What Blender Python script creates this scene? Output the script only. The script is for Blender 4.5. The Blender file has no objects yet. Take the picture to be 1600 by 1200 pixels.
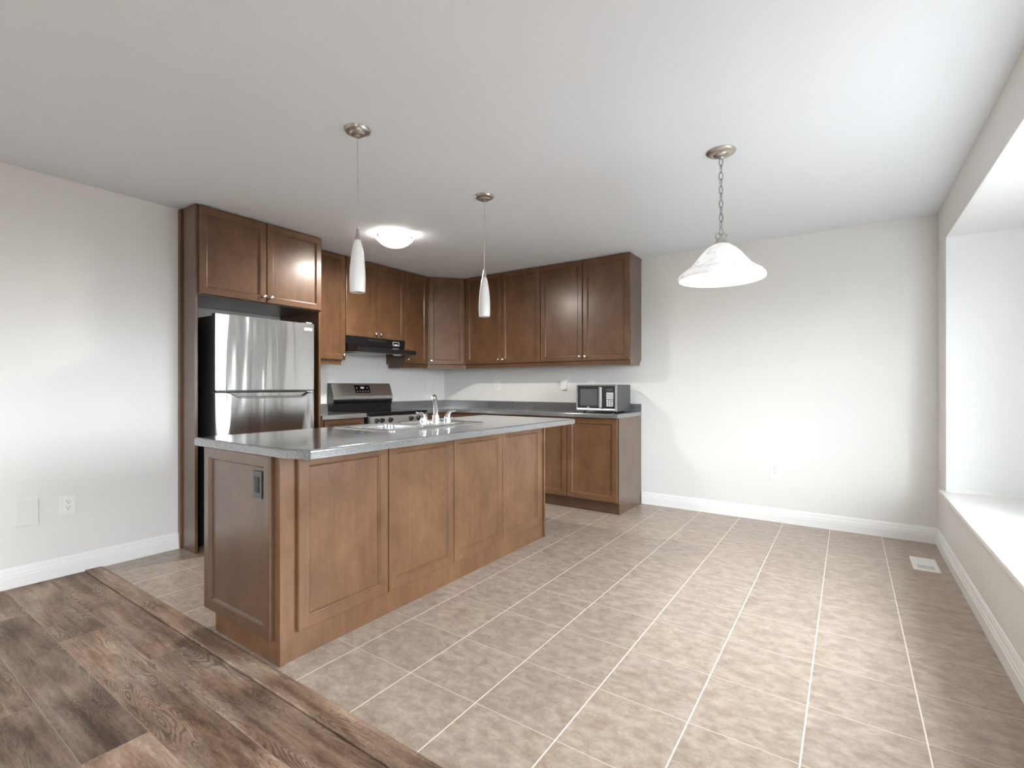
import bpy, bmesh, math, random
from mathutils import Vector, Matrix

random.seed(7)
S = bpy.context.scene
COL = S.collection
PI = math.pi

# ------------------------------------------------------------------ camera
cd = bpy.data.cameras.new('camera')
cam = bpy.data.objects.new('camera', cd)
COL.objects.link(cam)
cam.location = (0.0, -4.7622, 1.1626)
cam.rotation_euler = (PI / 2, 0, math.radians(34.465))
cd.sensor_width = 36.0
cd.lens = 36.0 * 765.58 / 1600.0
cd.shift_y = 4.0 / 1600.0
cd.clip_start = 0.02
S.camera = cam

# ------------------------------------------------------------------ world, daylight, exposure
W = bpy.data.worlds.new('sky')
S.world = W
W.use_nodes = True
wn = W.node_tree
wn.nodes.clear()
w_out = wn.nodes.new('ShaderNodeOutputWorld')
w_bg = wn.nodes.new('ShaderNodeBackground')
w_tc = wn.nodes.new('ShaderNodeTexCoord')
w_sep = wn.nodes.new('ShaderNodeSeparateXYZ')
w_ramp = wn.nodes.new('ShaderNodeValToRGB')
w_map = wn.nodes.new('ShaderNodeMapRange')
w_map.inputs['From Min'].default_value = -1.0
w_map.inputs['From Max'].default_value = 1.0
wn.links.new(w_tc.outputs['Generated'], w_sep.inputs[0])
wn.links.new(w_sep.outputs['Z'], w_map.inputs['Value'])
wn.links.new(w_map.outputs['Result'], w_ramp.inputs['Fac'])
wn.links.new(w_ramp.outputs['Color'], w_bg.inputs['Color'])
wn.links.new(w_bg.outputs['Background'], w_out.inputs['Surface'])
e = w_ramp.color_ramp.elements
e[0].position = 0.47
e[0].color = (0.09, 0.09, 0.09, 1)
e[1].position = 0.53
e[1].color = (0.86, 0.94, 1.0, 1)
w_bg.inputs['Strength'].default_value = 25.0

S.view_settings.view_transform = 'Standard'
S.view_settings.look = 'None'
S.view_settings.gamma = 1.0
S.view_settings.use_curve_mapping = False
S.view_settings.exposure = 0.52


def portal(name, loc, rot, sx, sy):
    l = bpy.data.lights.new(name, 'AREA')
    l.shape = 'RECTANGLE'
    l.size = sx
    l.size_y = sy
    l.cycles.is_portal = True
    o = bpy.data.objects.new(name, l)
    COL.objects.link(o)
    o.location = loc
    o.rotation_euler = rot
    return o


# daylight comes in through the bay window and two unseen openings added behind the camera for brightness
portal('bay_window_daylight', (1.16, -2.25, 1.295), (0, PI / 2, 0), 1.49, 1.66)
portal('added_rear_daylight', (-2.05, -8.66, 1.40), (PI / 2, 0, 0), 0.7, 1.0)
portal('added_door_daylight', (0.62, -5.8, 1.09), (0, PI / 2, 0), 2.0, 1.0)

# ------------------------------------------------------------------ room measures
H = 2.44
XK = -4.341      # kitchen wall (behind the range)
XL = -3.98       # living part of the left wall
XR = 0.5457      # right wall
YB = 0.0         # back wall
YR = -8.6        # rear wall, behind the camera
YS = -3.205      # step in the left wall
BAY_X = 1.10
BAY_Y0, BAY_Y1 = -3.15, -0.358
BAY_Z0, BAY_Z1 = 0.45, 2.174
Y_EDGE = -3.655   # where tile meets the wood


# ------------------------------------------------------------------ material helpers
def srgb(r, g, b):
    def f(c):
        c /= 255.0
        return c / 12.92 if c <= 0.04045 else ((c + 0.055) / 1.055) ** 2.4
    return (f(r), f(g), f(b), 1.0)


class NT:
    def __init__(self, name):
        self.m = bpy.data.materials.new(name)
        self.m.use_nodes = True
        self.t = self.m.node_tree
        self.b = self.t.nodes['Principled BSDF']

    def n(self, typ, **props):
        nd = self.t.nodes.new(typ)
        for k, v in props.items():
            setattr(nd, k, v)
        return nd

    def put(self, sock, v):
        if v is None:
            return
        if isinstance(v, bpy.types.NodeSocket):
            self.t.links.new(v, sock)
        else:
            sock.default_value = v

    def math(self, op, a, b=None, c=None):
        nd = self.n('ShaderNodeMath', operation=op)
        self.put(nd.inputs[0], a)
        if b is not None:
            self.put(nd.inputs[1], b)
        if c is not None:
            self.put(nd.inputs[2], c)
        return nd.outputs[0]

    def coord(self, scale=(1, 1, 1), out='Object', loc=(0, 0, 0)):
        tc = self.n('ShaderNodeTexCoord')
        mp = self.n('ShaderNodeMapping')
        self.t.links.new(tc.outputs[out], mp.inputs['Vector'])
        mp.inputs['Scale'].default_value = scale
        mp.inputs['Location'].default_value = loc
        return mp.outputs[0]

    def noise(self, vec, scale, detail=3.0, rough=0.55, dist=0.0):
        nd = self.n('ShaderNodeTexNoise')
        self.put(nd.inputs['Vector'], vec)
        nd.inputs['Scale'].default_value = scale
        nd.inputs['Detail'].default_value = detail
        nd.inputs['Roughness'].default_value = rough
        nd.inputs['Distortion'].default_value = dist
        return nd.outputs['Fac']

    def ramp(self, fac, stops):
        nd = self.n('ShaderNodeValToRGB')
        self.put(nd.inputs[0], fac)
        el = nd.color_ramp.elements
        while len(el) < len(stops):
            el.new(0.5)
        for i, (p, c) in enumerate(stops):
            el[i].position = p
            el[i].color = c
        return nd.outputs[0]

    def mix(self, fac, a, b, mode='MIX'):
        nd = self.n('ShaderNodeMix', data_type='RGBA', blend_type=mode)
        self.put(nd.inputs['Factor'], fac)
        self.put(nd.inputs[6], a)
        self.put(nd.inputs[7], b)
        return nd.outputs[2]

    def bump(self, height, strength=0.2, distance=0.01):
        nd = self.n('ShaderNodeBump')
        nd.inputs['Strength'].default_value = strength
        nd.inputs['Distance'].default_value = distance
        self.put(nd.inputs['Height'], height)
        self.t.links.new(nd.outputs[0], self.b.inputs['Normal'])

    def set(self, **k):
        names = dict(color='Base Color', rough='Roughness', metal='Metallic', coat='Coat Weight', coat_rough='Coat Roughness',
                     spec='Specular IOR Level', trans='Transmission Weight', ior='IOR', emit='Emission Color',
                     emit_s='Emission Strength', aniso='Anisotropic', alpha='Alpha', sub='Subsurface Weight')
        for a, v in k.items():
            self.put(self.b.inputs[names[a]], v)
        return self.m


def plain(name, col, rough=0.5, metal=0.0, var=0.04, scale=30.0, **k):
    n = NT(name)
    f = n.noise(n.coord(), scale, 3)
    d = tuple(c * (1 - var) for c in col[:3]) + (1,)
    l = tuple(min(1, c * (1 + var)) for c in col[:3]) + (1,)
    return n.set(color=n.ramp(f, [(0.3, d), (0.7, l)]), rough=rough, metal=metal, **k)


def paint(name, col, rough=0.55, bump=0.08):
    n = NT(name)
    v = n.coord()
    f = n.noise(v, 1.3, 2)
    d = tuple(c * 0.985 for c in col[:3]) + (1,)
    n.set(color=n.ramp(f, [(0.3, d), (0.7, col)]), rough=rough)
    n.bump(n.noise(v, 260, 2), bump, 0.001)
    return n.m


M = {}
M['wall'] = paint('wall_paint', srgb(233, 231, 227), 0.45)
M['ceiling'] = paint('ceiling_paint', srgb(239, 243, 247), 0.8, 0.15)
M['bay'] = paint('bay_paint', srgb(241, 242, 242), 0.5)
M['trim'] = paint('trim_paint', srgb(245, 244, 241), 0.3, 0.02)
M['plastic'] = plain('white_plastic', srgb(240, 239, 235), 0.3, var=0.01)
M['slot'] = plain('outlet_slots', srgb(40, 38, 36), 0.6)
M['nickel'] = plain('brushed_nickel', (0.52, 0.49, 0.45, 1), 0.3, 1.0, scale=60)
M['dark_nickel'] = plain('aged_nickel_chain', (0.30, 0.28, 0.255, 1), 0.32, 1.0, scale=60)
M['silver_trim'] = plain('silver_trim', (0.42, 0.42, 0.42, 1), 0.34, 1.0, var=0.02)
M['chrome'] = plain('chrome', (0.82, 0.83, 0.85, 1), 0.07, 1.0, var=0.01)
M['knob'] = plain('satin_nickel_knob', (0.80, 0.76, 0.70, 1), 0.25, 1.0, var=0.02)
M['black'] = plain('black_plastic', (0.012, 0.012, 0.013, 1), 0.35)
M['gap'] = plain('gap_dark', (0.01, 0.008, 0.007, 1), 0.9)
M['blackgloss'] = plain('black_enamel', (0.010, 0.010, 0.011, 1), 0.16)
M['glass_black'] = plain('black_glass', (0.008, 0.008, 0.009, 1), 0.06)
M['fridge_side'] = plain('fridge_side_black', (0.018, 0.018, 0.02, 1), 0.38, var=0.1, scale=200)
M['mw_case'] = plain('microwave_case_grey', (0.10, 0.105, 0.11, 1), 0.35, 0.6, scale=200)
M['mw_window'] = plain('microwave_window', (0.085, 0.085, 0.088, 1), 0.12)
M['badge'] = plain('badge_silver', (0.80, 0.80, 0.78, 1), 0.35, var=0.01)
M['ink'] = plain('badge_ink', (0.08, 0.08, 0.09, 1), 0.5)
M['print'] = plain('white_print', (0.78, 0.78, 0.78, 1), 0.5, var=0.01)
M['gunmetal'] = plain('gunmetal_plate', (0.12, 0.115, 0.11, 1), 0.32, 0.85)
M['filter'] = plain('hood_filter_metal', (0.5, 0.5, 0.48, 1), 0.4, 0.9)

n = NT('stainless_steel')
v = n.coord((1, 1, 0.02))
f = n.noise(v, 600, 2)
n.set(color=n.ramp(f, [(0.3, (0.56, 0.55, 0.53, 1)), (0.7, (0.64, 0.63, 0.61, 1))]), metal=1.0, rough=0.36)
M['steel'] = n.m

n = NT('stainless_door_skin')          # big thin door skins, slightly oil-canned
v = n.coord((1, 1, 0.02))
f = n.noise(v, 600, 2)
n.set(color=n.ramp(f, [(0.3, (0.56, 0.56, 0.555, 1)), (0.7, (0.63, 0.63, 0.625, 1))]), metal=1.0, rough=0.16, aniso=0.75)
n.b.inputs['Anisotropic Rotation'].default_value = 0.25
wav = n.noise(n.coord((1.0, 4.4, 0.55)), 2.0, 1.0, 0.4, 0.35)
tcs = n.n('ShaderNodeTexCoord')
sps = n.n('ShaderNodeSeparateXYZ')
n.t.links.new(tcs.outputs['Object'], sps.inputs[0])
dent = n.n('ShaderNodeMapRange', interpolation_type='SMOOTHSTEP')
n.put(dent.inputs['Value'], sps.outputs['Y'])
dent.inputs['From Min'].default_value = -0.10
dent.inputs['From Max'].default_value = 0.22
dent.inputs['To Min'].default_value = 1.0
dent.inputs['To Max'].default_value = 0.30
n.bump(n.math('MULTIPLY', wav, dent.outputs['Result']), 0.30, 0.05)
M['steel_skin'] = n.m

n = NT('sink_steel')
v = n.coord((1, 0.05, 1))
f = n.noise(v, 500, 2)
n.set(color=n.ramp(f, [(0.3, (0.66, 0.66, 0.65, 1)), (0.7, (0.74, 0.74, 0.73, 1))]), metal=1.0, rough=0.2)
M['sink'] = n.m


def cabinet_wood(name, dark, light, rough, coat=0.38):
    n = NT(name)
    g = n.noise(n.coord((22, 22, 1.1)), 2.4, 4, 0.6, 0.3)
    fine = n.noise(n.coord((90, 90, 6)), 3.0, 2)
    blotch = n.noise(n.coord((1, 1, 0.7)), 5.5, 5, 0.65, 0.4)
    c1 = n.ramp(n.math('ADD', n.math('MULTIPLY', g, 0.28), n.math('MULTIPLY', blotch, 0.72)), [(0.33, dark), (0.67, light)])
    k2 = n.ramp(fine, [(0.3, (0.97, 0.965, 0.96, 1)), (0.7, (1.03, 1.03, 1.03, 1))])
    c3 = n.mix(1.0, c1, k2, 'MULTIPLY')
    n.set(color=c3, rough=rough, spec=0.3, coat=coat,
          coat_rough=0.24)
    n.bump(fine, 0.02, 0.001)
    return n.m


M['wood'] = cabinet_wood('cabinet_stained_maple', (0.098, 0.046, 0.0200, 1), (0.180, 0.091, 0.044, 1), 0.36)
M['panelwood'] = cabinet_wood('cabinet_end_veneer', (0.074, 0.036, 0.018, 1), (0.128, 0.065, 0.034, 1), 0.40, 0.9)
M['kick'] = cabinet_wood('cabinet_toe_kick', (0.060, 0.030, 0.016, 1), (0.095, 0.048, 0.027, 1), 0.5, 0.2)


def laminate(name, lo, mid, hi, rough):
    n = NT(name)
    v = n.coord()
    s1 = n.noise(v, 330, 2, 0.7)
    s2 = n.noise(v, 120, 3, 0.7)
    streak = n.noise(n.coord((3, 0.6, 3)), 16, 3)
    c = n.ramp(s1, [(0.34, lo), (0.5, mid), (0.66, hi)])
    c = n.mix(0.5, c, n.ramp(s2, [(0.35, lo), (0.65, hi)]))
    c = n.mix(0.35, c, n.ramp(streak, [(0.35, lo), (0.65, mid)]))
    n.set(color=c, rough=rough, coat=1.0, coat_rough=0.09)
    n.b.inputs['Coat IOR'].default_value = 1.9
    return n.m


M['laminate'] = laminate('speckled_grey_laminate', (0.070, 0.068, 0.066, 1), (0.135, 0.133, 0.132, 1), (0.27, 0.275, 0.285, 1), 0.24)

# ---- floor tile: square grid of beige ceramic with white grout
n = NT('beige_ceramic_tile')
P_ = 0.3358
tc = n.n('ShaderNodeTexCoord')
sep = n.n('ShaderNodeSeparateXYZ')
n.t.links.new(tc.outputs['Object'], sep.inputs[0])
u = n.math('DIVIDE', n.math('SUBTRACT', sep.outputs['X'], 0.213), P_)
w = n.math('DIVIDE', n.math('SUBTRACT', sep.outputs['Y'], -2.682), P_)
fu = n.math('ABSOLUTE', n.math('SUBTRACT', n.math('FRACT', u), 0.5))
fw = n.math('ABSOLUTE', n.math('SUBTRACT', n.math('FRACT', w), 0.5))
gu = n.math('GREATER_THAN', fu, 0.5 - 0.0024 / P_)
gw = n.math('GREATER_THAN', fw, 0.5 - 0.0017 / P_)
grout = n.math('MAXIMUM', gu, gw)
comb = n.n('ShaderNodeCombineXYZ')
n.put(comb.inputs[0], n.math('FLOOR', u))
n.put(comb.inputs[1], n.math('FLOOR', w))
wno = n.n('ShaderNodeTexWhiteNoise', noise_dimensions='3D')
n.t.links.new(comb.outputs[0], wno.inputs['Vector'])
mul = n.n('ShaderNodeVectorMath', operation='MULTIPLY_ADD')
n.t.links.new(wno.outputs['Color'], mul.inputs[0])
mul.inputs[1].default_value = (9, 9, 9)
n.t.links.new(tc.outputs['Object'], mul.inputs[2])
sc = n.n('ShaderNodeMapping')
sc.inputs['Scale'].default_value = (1.0, 1.5, 1.0)
n.t.links.new(mul.outputs[0], sc.inputs['Vector'])
a = n.noise(sc.outputs[0], 15, 6, 0.66, 0.25)
b = n.noise(sc.outputs[0], 70, 3, 0.6)
c = n.ramp(a, [(0.30, srgb(134, 115, 99)), (0.50, srgb(164, 147, 132)), (0.70, srgb(190, 176, 162))])
c = n.mix(0.3, c, n.ramp(b, [(0.3, srgb(141, 124, 109)), (0.7, srgb(184, 170, 156))]))
c = n.mix(1.0, c, n.ramp(wno.outputs['Value'], [(0.0, (0.95, 0.95, 0.95, 1)), (1.0, (1.03, 1.02, 1.01, 1))]), 'MULTIPLY')
c = n.mix(n.math('MULTIPLY', grout, 0.85), c, n.mix(gu, srgb(214, 203, 190), srgb(238, 232, 222)))
n.set(color=c, rough=n.math('ADD', 0.30, n.math('MULTIPLY', grout, 0.4)))
n.bump(n.math('SUBTRACT', n.math('MULTIPLY', a, 0.12), n.math('MULTIPLY', grout, 0.6)), 0.25, 0.003)
M['tile'] = n.m


def plank_wood(name, rows, y0=-3.7375, pitch=0.1775, L=1.52):
    """weathered oak vinyl; planks run along x, each row stepped by a third of a plank"""
    n = NT(name)
    tc = n.n('ShaderNodeTexCoord')
    sep = n.n('ShaderNodeSeparateXYZ')
    n.t.links.new(tc.outputs['Object'], sep.inputs[0])
    r = n.math('DIVIDE', n.math('SUBTRACT', y0, sep.outputs['Y']), pitch)
    row = n.math('FLOOR', r)
    fr = n.math('FRACT', r)
    x0 = n.math('ADD', -2.45, n.math('MULTIPLY', row, -0.507))
    ux = n.math('DIVIDE', n.math('SUBTRACT', sep.outputs['X'], x0), L)
    col = n.math('FLOOR', ux)
    fx = n.math('FRACT', ux)
    comb = n.n('ShaderNodeCombineXYZ')
    if rows:
        n.put(comb.inputs[0], row)
        n.put(comb.inputs[1], col)
    wno = n.n('ShaderNodeTexWhiteNoise', noise_dimensions='3D')
    n.t.links.new(comb.outputs[0], wno.inputs['Vector'])
    off = n.n('ShaderNodeVectorMath', operation='MULTIPLY_ADD')
    n.t.links.new(wno.outputs['Color'], off.inputs[0])
    off.inputs[1].default_value = (23, 17, 31)
    n.t.links.new(tc.outputs['Object'], off.inputs[2])

    def mp(s):
        m = n.n('ShaderNodeMapping')
        m.inputs['Scale'].default_value = s
        n.t.links.new(off.outputs[0], m.inputs['Vector'])
        return m.outputs[0]
    # growth rings: contour lines of a stretched height field give cathedral figures
    hgt = n.noise(mp((0.75, 5.5, 1)), 2.0, 1.5, 0.45, 0.3)
    wob = n.noise(mp((3.0, 20, 1)), 3.0, 3, 0.6)
    rings = n.math('SINE', n.math('ADD', n.math('MULTIPLY', hgt, 250.0), n.math('MULTIPLY', wob, 5.0)))
    mask = n.ramp(n.noise(mp((1.0, 3.5, 1)), 2.2, 2, 0.5), [(0.42, (0, 0, 0, 1)), (0.58, (1, 1, 1, 1))])
    fibre = n.noise(mp((4, 110, 1)), 2.6, 4, 0.65)
    streak = n.noise(mp((0.9, 8, 1)), 2.6, 5, 0.62, 0.4)
    patch = n.noise(mp((1.0, 2.6, 1)), 1.7, 3, 0.55, 0.3)
    worn = n.noise(mp((9, 26, 1)), 3.0, 6, 0.75, 0.6)
    v_ = n.math('ADD', n.math('MULTIPLY', patch, 0.42), n.math('ADD', n.math('MULTIPLY', streak, 0.38), n.math('MULTIPLY', worn, 0.20)))
    c = n.ramp(v_, [(0.36, srgb(80, 62, 51)), (0.43, srgb(116, 93, 77)), (0.51, srgb(152, 128, 109)), (0.61, srgb(186, 167, 149))])
    hue = n.noise(mp((1.6, 6, 1)), 2.1, 2, 0.5)
    c = n.mix(0.6, c, n.mix(1.0, c, n.ramp(hue, [(0.35, (0.97, 0.99, 1.02, 1)), (0.65, (1.08, 0.98, 0.90, 1))]), 'MULTIPLY'))
    c = n.mix(n.math('MULTIPLY', mask, n.math('MULTIPLY', n.math('GREATER_THAN', rings, 0.45), 0.50)), c, srgb(56, 42, 34))
    c = n.mix(0.8, c, n.mix(1.0, c, n.ramp(fibre, [(0.3, (0.80, 0.79, 0.78, 1)), (0.7, (1.18, 1.18, 1.18, 1))]), 'MULTIPLY'))
    tone = n.ramp(wno.outputs['Value'], [(0.0, (0.84, 0.84, 0.85, 1)), (0.5, (0.97, 0.96, 0.95, 1)), (1.0, (1.1, 1.08, 1.06, 1))])
    c = n.mix(1.0, c, tone, 'MULTIPLY')
    if rows:      # two noticeably darker boards in the lot
        for rr_, cc_, dk in ((2, 0, 0.72), (3, 1, 0.70), (0, 0, 0.85)):
            hit = n.math('MULTIPLY', n.math('COMPARE', row, float(rr_), 0.1), n.math('COMPARE', col, float(cc_), 0.1))
            c = n.mix(hit, c, n.mix(1.0, c, (dk, dk, dk * 1.02, 1), 'MULTIPLY'))
    if rows:
        ey = n.math('GREATER_THAN', n.math('ABSOLUTE', n.math('SUBTRACT', fr, 0.5)), 0.5 - 0.0011 / pitch)
        ex = n.math('GREATER_THAN', n.math('ABSOLUTE', n.math('SUBTRACT', fx, 0.5)), 0.5 - 0.0010 / L)
        edge = n.math('MAXIMUM', ex, ey)
        c = n.mix(n.math('MULTIPLY', edge, 0.6), c, srgb(172, 153, 135))
    n.set(color=c, rough=0.47, spec=0.3)
    n.bump(fibre, 0.08, 0.001)
    return n.m


M['plank'] = plank_wood('weathered_oak_planks', True)
M['strip'] = plank_wood('weathered_oak_strip', False)


def frosted(name, col, emit, veins=False):
    n = NT(name)
    f = n.noise(n.coord((1, 1, 1.5)), 16, 5, 0.7, 1.2)
    if veins:
        cc = n.ramp(f, [(0.35, tuple(x * 0.86 for x in col[:3]) + (1,)), (0.6, col)])
    else:
        cc = n.ramp(f, [(0.3, tuple(x * 0.99 for x in col[:3]) + (1,)), (0.7, col)])
    n.set(color=cc, rough=0.22)
    if emit:
        n.set(emit=cc, emit_s=emit)
    return n.m


M['shade_off'] = frosted('opal_glass_unlit', (0.84, 0.84, 0.82, 1), 0.0)
M['dish_lit'] = frosted('dish_glass_lit', (1.0, 0.98, 0.95, 1), 0.8)
M['bulb'] = frosted('bulb_lit', (1.0, 0.95, 0.88, 1), 3.0)
# lit alabaster glass of the dining pendant: half translucent
n = NT('alabaster_glass_lit')
f = n.noise(n.coord((1, 1, 1.6)), 9, 5, 0.7, 1.6)
cc = n.ramp(f, [(0.36, (0.66, 0.66, 0.65, 1)), (0.62, (0.95, 0.95, 0.94, 1))])
n.set(color=cc, rough=0.2, emit=cc, emit_s=0.30)
M['alabaster'] = n.m

n = NT('window_pane_glass')
tr = n.n('ShaderNodeBsdfTransparent')
gl = n.n('ShaderNodeBsdfGlossy')
gl.inputs['Roughness'].default_value = 0.02
lw = n.n('ShaderNodeLayerWeight')
fzo = n.math('ADD', 0.04, n.math('MULTIPLY', n.math('POWER', lw.outputs['Facing'], 5.0), 0.85))
mx = n.n('ShaderNodeMixShader')
n.t.links.new(fzo, mx.inputs[0])
n.t.links.new(tr.outputs[0], mx.inputs[1])
n.t.links.new(gl.outputs[0], mx.inputs[2])
n.t.links.new(mx.outputs[0], n.t.nodes['Material Output'].inputs['Surface'])
M['pane'] = n.m


# ------------------------------------------------------------------ mesh helpers
def box(bm, x0, x1, y0, y1, z0, z1, bev=0.0, seg=2, mat=None):
    t = bmesh.new()
    bmesh.ops.create_cube(t, size=1.0)
    for vtx in t.verts:
        vtx.co = Vector((x0 + (vtx.co.x + .5) * (x1 - x0), y0 + (vtx.co.y + .5) * (y1 - y0), z0 + (vtx.co.z + .5) * (z1 - z0)))
    if bev:
        bmesh.ops.bevel(t, geom=t.edges[:], offset=bev, segments=seg, affect='EDGES', profile=0.7)
    if mat is not None:
        bmesh.ops.transform(t, matrix=mat, verts=t.verts)
    merge(bm, t)


def merge(bm, t):
    bmesh.ops.recalc_face_normals(t, faces=t.faces)
    me = bpy.data.meshes.new('tmp')
    t.to_mesh(me)
    t.free()
    bm.from_mesh(me)
    bpy.data.meshes.remove(me)


def prism(bm, poly, z0, z1, bev=0.0, mat=None):
    """poly: list of (x, y) counter-clockwise, extruded in z"""
    t = bmesh.new()
    lo = [t.verts.new((x, y, z0)) for x, y in poly]
    hi = [t.verts.new((x, y, z1)) for x, y in poly]
    t.faces.new(lo[::-1])
    t.faces.new(hi)
    k = len(poly)
    for i in range(k):
        t.faces.new((lo[i], lo[(i + 1) % k], hi[(i + 1) % k], hi[i]))
    if bev:
        bmesh.ops.recalc_face_normals(t, faces=t.faces)
        bmesh.ops.bevel(t, geom=t.edges[:], offset=bev, segments=2, affect='EDGES', profile=0.7)
    if mat is not None:
        bmesh.ops.transform(t, matrix=mat, verts=t.verts)
    merge(bm, t)


def lathe(bm, prof, c=(0, 0, 0), seg=40, mat=None, closed=False):
    """prof: list of (radius, z)"""
    t = bmesh.new()
    rings = []
    for r, z in prof:
        if r < 1e-6:
            rings.append([t.verts.new((0, 0, z))])
        else:
            rings.append([t.verts.new((r * math.cos(2 * PI * i / seg), r * math.sin(2 * PI * i / seg), z)) for i in range(seg)])
    pairs = list(zip(rings, rings[1:]))
    if closed:
        pairs.append((rings[-1], rings[0]))
    for a, b in pairs:
        for i in range(seg):
            j = (i + 1) % seg
            if len(a) == 1 and len(b) == 1:
                continue
            if len(a) == 1:
                t.faces.new((a[0], b[j], b[i]))
            elif len(b) == 1:
                t.faces.new((a[i], a[j], b[0]))
            else:
                t.faces.new((a[i], a[j], b[j], b[i]))
    mm = Matrix.Translation(c)
    if mat is not None:
        mm = mat
    bmesh.ops.transform(t, matrix=mm, verts=t.verts)
    merge(bm, t)


def tube(bm, pts, r, seg=10, closed=False):
    """round bar through pts; r a number or a list"""
    t = bmesh.new()
    pts = [Vector(p) for p in pts]
    k = len(pts)
    rr = r if isinstance(r, (list, tuple)) else [r] * k
    rings = []
    up = None
    for i, p in enumerate(pts):
        if closed:
            d = (pts[(i + 1) % k] - pts[i - 1]).normalized()
        else:
            d = (pts[min(i + 1, k - 1)] - pts[max(i - 1, 0)]).normalized()
        if up is None:
            up = Vector((0, 0, 1)) if abs(d.z) < 0.9 else Vector((1, 0, 0))
        a = d.cross(up).normalized()
        b = a.cross(d).normalized()
        up = b
        rings.append([t.verts.new(p + (a * math.cos(2 * PI * q / seg) + b * math.sin(2 * PI * q / seg)) * rr[i]) for q in range(seg)])
    pr = list(zip(rings, rings[1:]))
    if closed:
        pr.append((rings[-1], rings[0]))
    for a, b in pr:
        for q in range(seg):
            t.faces.new((a[q], a[(q + 1) % seg], b[(q + 1) % seg], b[q]))
    if not closed:
        t.faces.new(rings[0][::-1])
        t.faces.new(rings[-1])
    merge(bm, t)


def sweep(bm, prof, p0, p1, out):
    """moulding: prof = list of (out, z) closed polygon, run straight from p0 to p1; out = unit vector into the room"""
    t = bmesh.new()
    p0, p1, out = Vector(p0), Vector(p1), Vector(out)
    ra = [t.verts.new(p0 + out * a + Vector((0, 0, z))) for a, z in prof]
    rb = [t.verts.new(p1 + out * a + Vector((0, 0, z))) for a, z in prof]
    k = len(prof)
    for i in range(k):
        t.faces.new((ra[i], ra[(i + 1) % k], rb[(i + 1) % k], rb[i]))
    t.faces.new(ra[::-1])
    t.faces.new(rb)
    merge(bm, t)


def frame_matrix(o, u, nrm):
    """local x = along the face, local y = up, local z = out of the face"""
    u = Vector(u).normalized()
    nrm = Vector(nrm).normalized()
    upv = Vector((0, 0, 1))
    m = Matrix((u, upv, nrm)).transposed().to_4x4()
    m.translation = Vector(o)
    return m


def obj(name, bm, mat, parent=None, smooth=True):
    me = bpy.data.meshes.new(name)
    if parent is not None:
        base = Vector((0, 0, 0))
        p = parent
        while p is not None:
            base += p.location
            p = p.parent
        bmesh.ops.translate(bm, verts=bm.verts, vec=-base)
    bm.normal_update()
    bm.to_mesh(me)
    bm.free()
    if smooth:
        for pl in me.polygons:
            pl.use_smooth = True
        me.set_sharp_from_angle(angle=math.radians(32))
    mats = mat if isinstance(mat, (list, tuple)) else [mat]
    for mm in mats:
        me.materials.append(mm)
    o = bpy.data.objects.new(name, me)
    COL.objects.link(o)
    if smooth:
        wnm = o.modifiers.new('weighted_normal', 'WEIGHTED_NORMAL')
        wnm.keep_sharp = True
        wnm.weight = 100
    if parent is not None:
        o.parent = parent
    return o


def B():
    return bmesh.new()


def onebox(name, mat, parent, x0, x1, y0, y1, z0, z1, bev=0.0015):
    bm = B()
    box(bm, x0, x1, y0, y1, z0, z1, bev)
    return obj(name, bm, mat, parent)


def thing(name, label, cat, loc=(0, 0, 0), group=None):
    o = bpy.data.objects.new(name, None)
    o.empty_display_size = 0.1
    COL.objects.link(o)
    o.location = loc
    o['label'] = label
    o['category'] = cat
    if group:
        o['group'] = group
    return o


def tag(o, label, cat, group=None):
    o['label'] = label
    o['category'] = cat
    if group:
        o['group'] = group
    return o


def struct(name, bm, mat, smooth=False, label=None, cat=None):
    o = obj(name, bm, mat, None, smooth)
    o['kind'] = 'structure'
    o['label'] = label or name.replace('_', ' ')
    o['category'] = cat or name.split('_')[0]
    return o


def copy_tree(o, parent=None):
    c = o.copy()
    COL.objects.link(c)
    if parent is not None:
        c.parent = parent
    for ch in list(o.children):
        copy_tree(ch, c)
    return c


# ------------------------------------------------------------------ setting
bm = B()
box(bm, XK - 0.3, XR + 0.02, Y_EDGE, 0.1, -0.06, 0.0)
struct('floor', bm, M['tile'], label='beige square ceramic tile floor with pale grout around the island', cat='floor')
bm = B()
box(bm, XL - 0.3, XR + 0.02, YR - 0.1, -3.7445, -0.06, -0.001)
struct('floor', bm, M['plank'], label='weathered brown wood-plank floor in front of the tile', cat='floor')
bm = B()
box(bm, XK - 0.3, XR + 0.02, YR - 0.1, 0.1, H, H + 0.1)
struct('ceiling', bm, M['ceiling'], label='flat off-white painted ceiling above kitchen and dining area', cat='ceiling')
bm = B()
prism(bm, [(XK - 0.15, YR - 0.1), (XL, YR - 0.1), (XL, YS), (XK, YS), (XK, 0.1), (XK - 0.15, 0.1)], 0.0, H)
struct('wall_left', bm, M['wall'], label='warm white left wall, stepping back behind the refrigerator and range', cat='wall')
bm = B()
box(bm, XK, XR + 0.12, 0.0, 0.12, 0.0, H)
struct('wall_back', bm, M['wall'], label='warm white back wall of the kitchen and dining nook', cat='wall')
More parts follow.
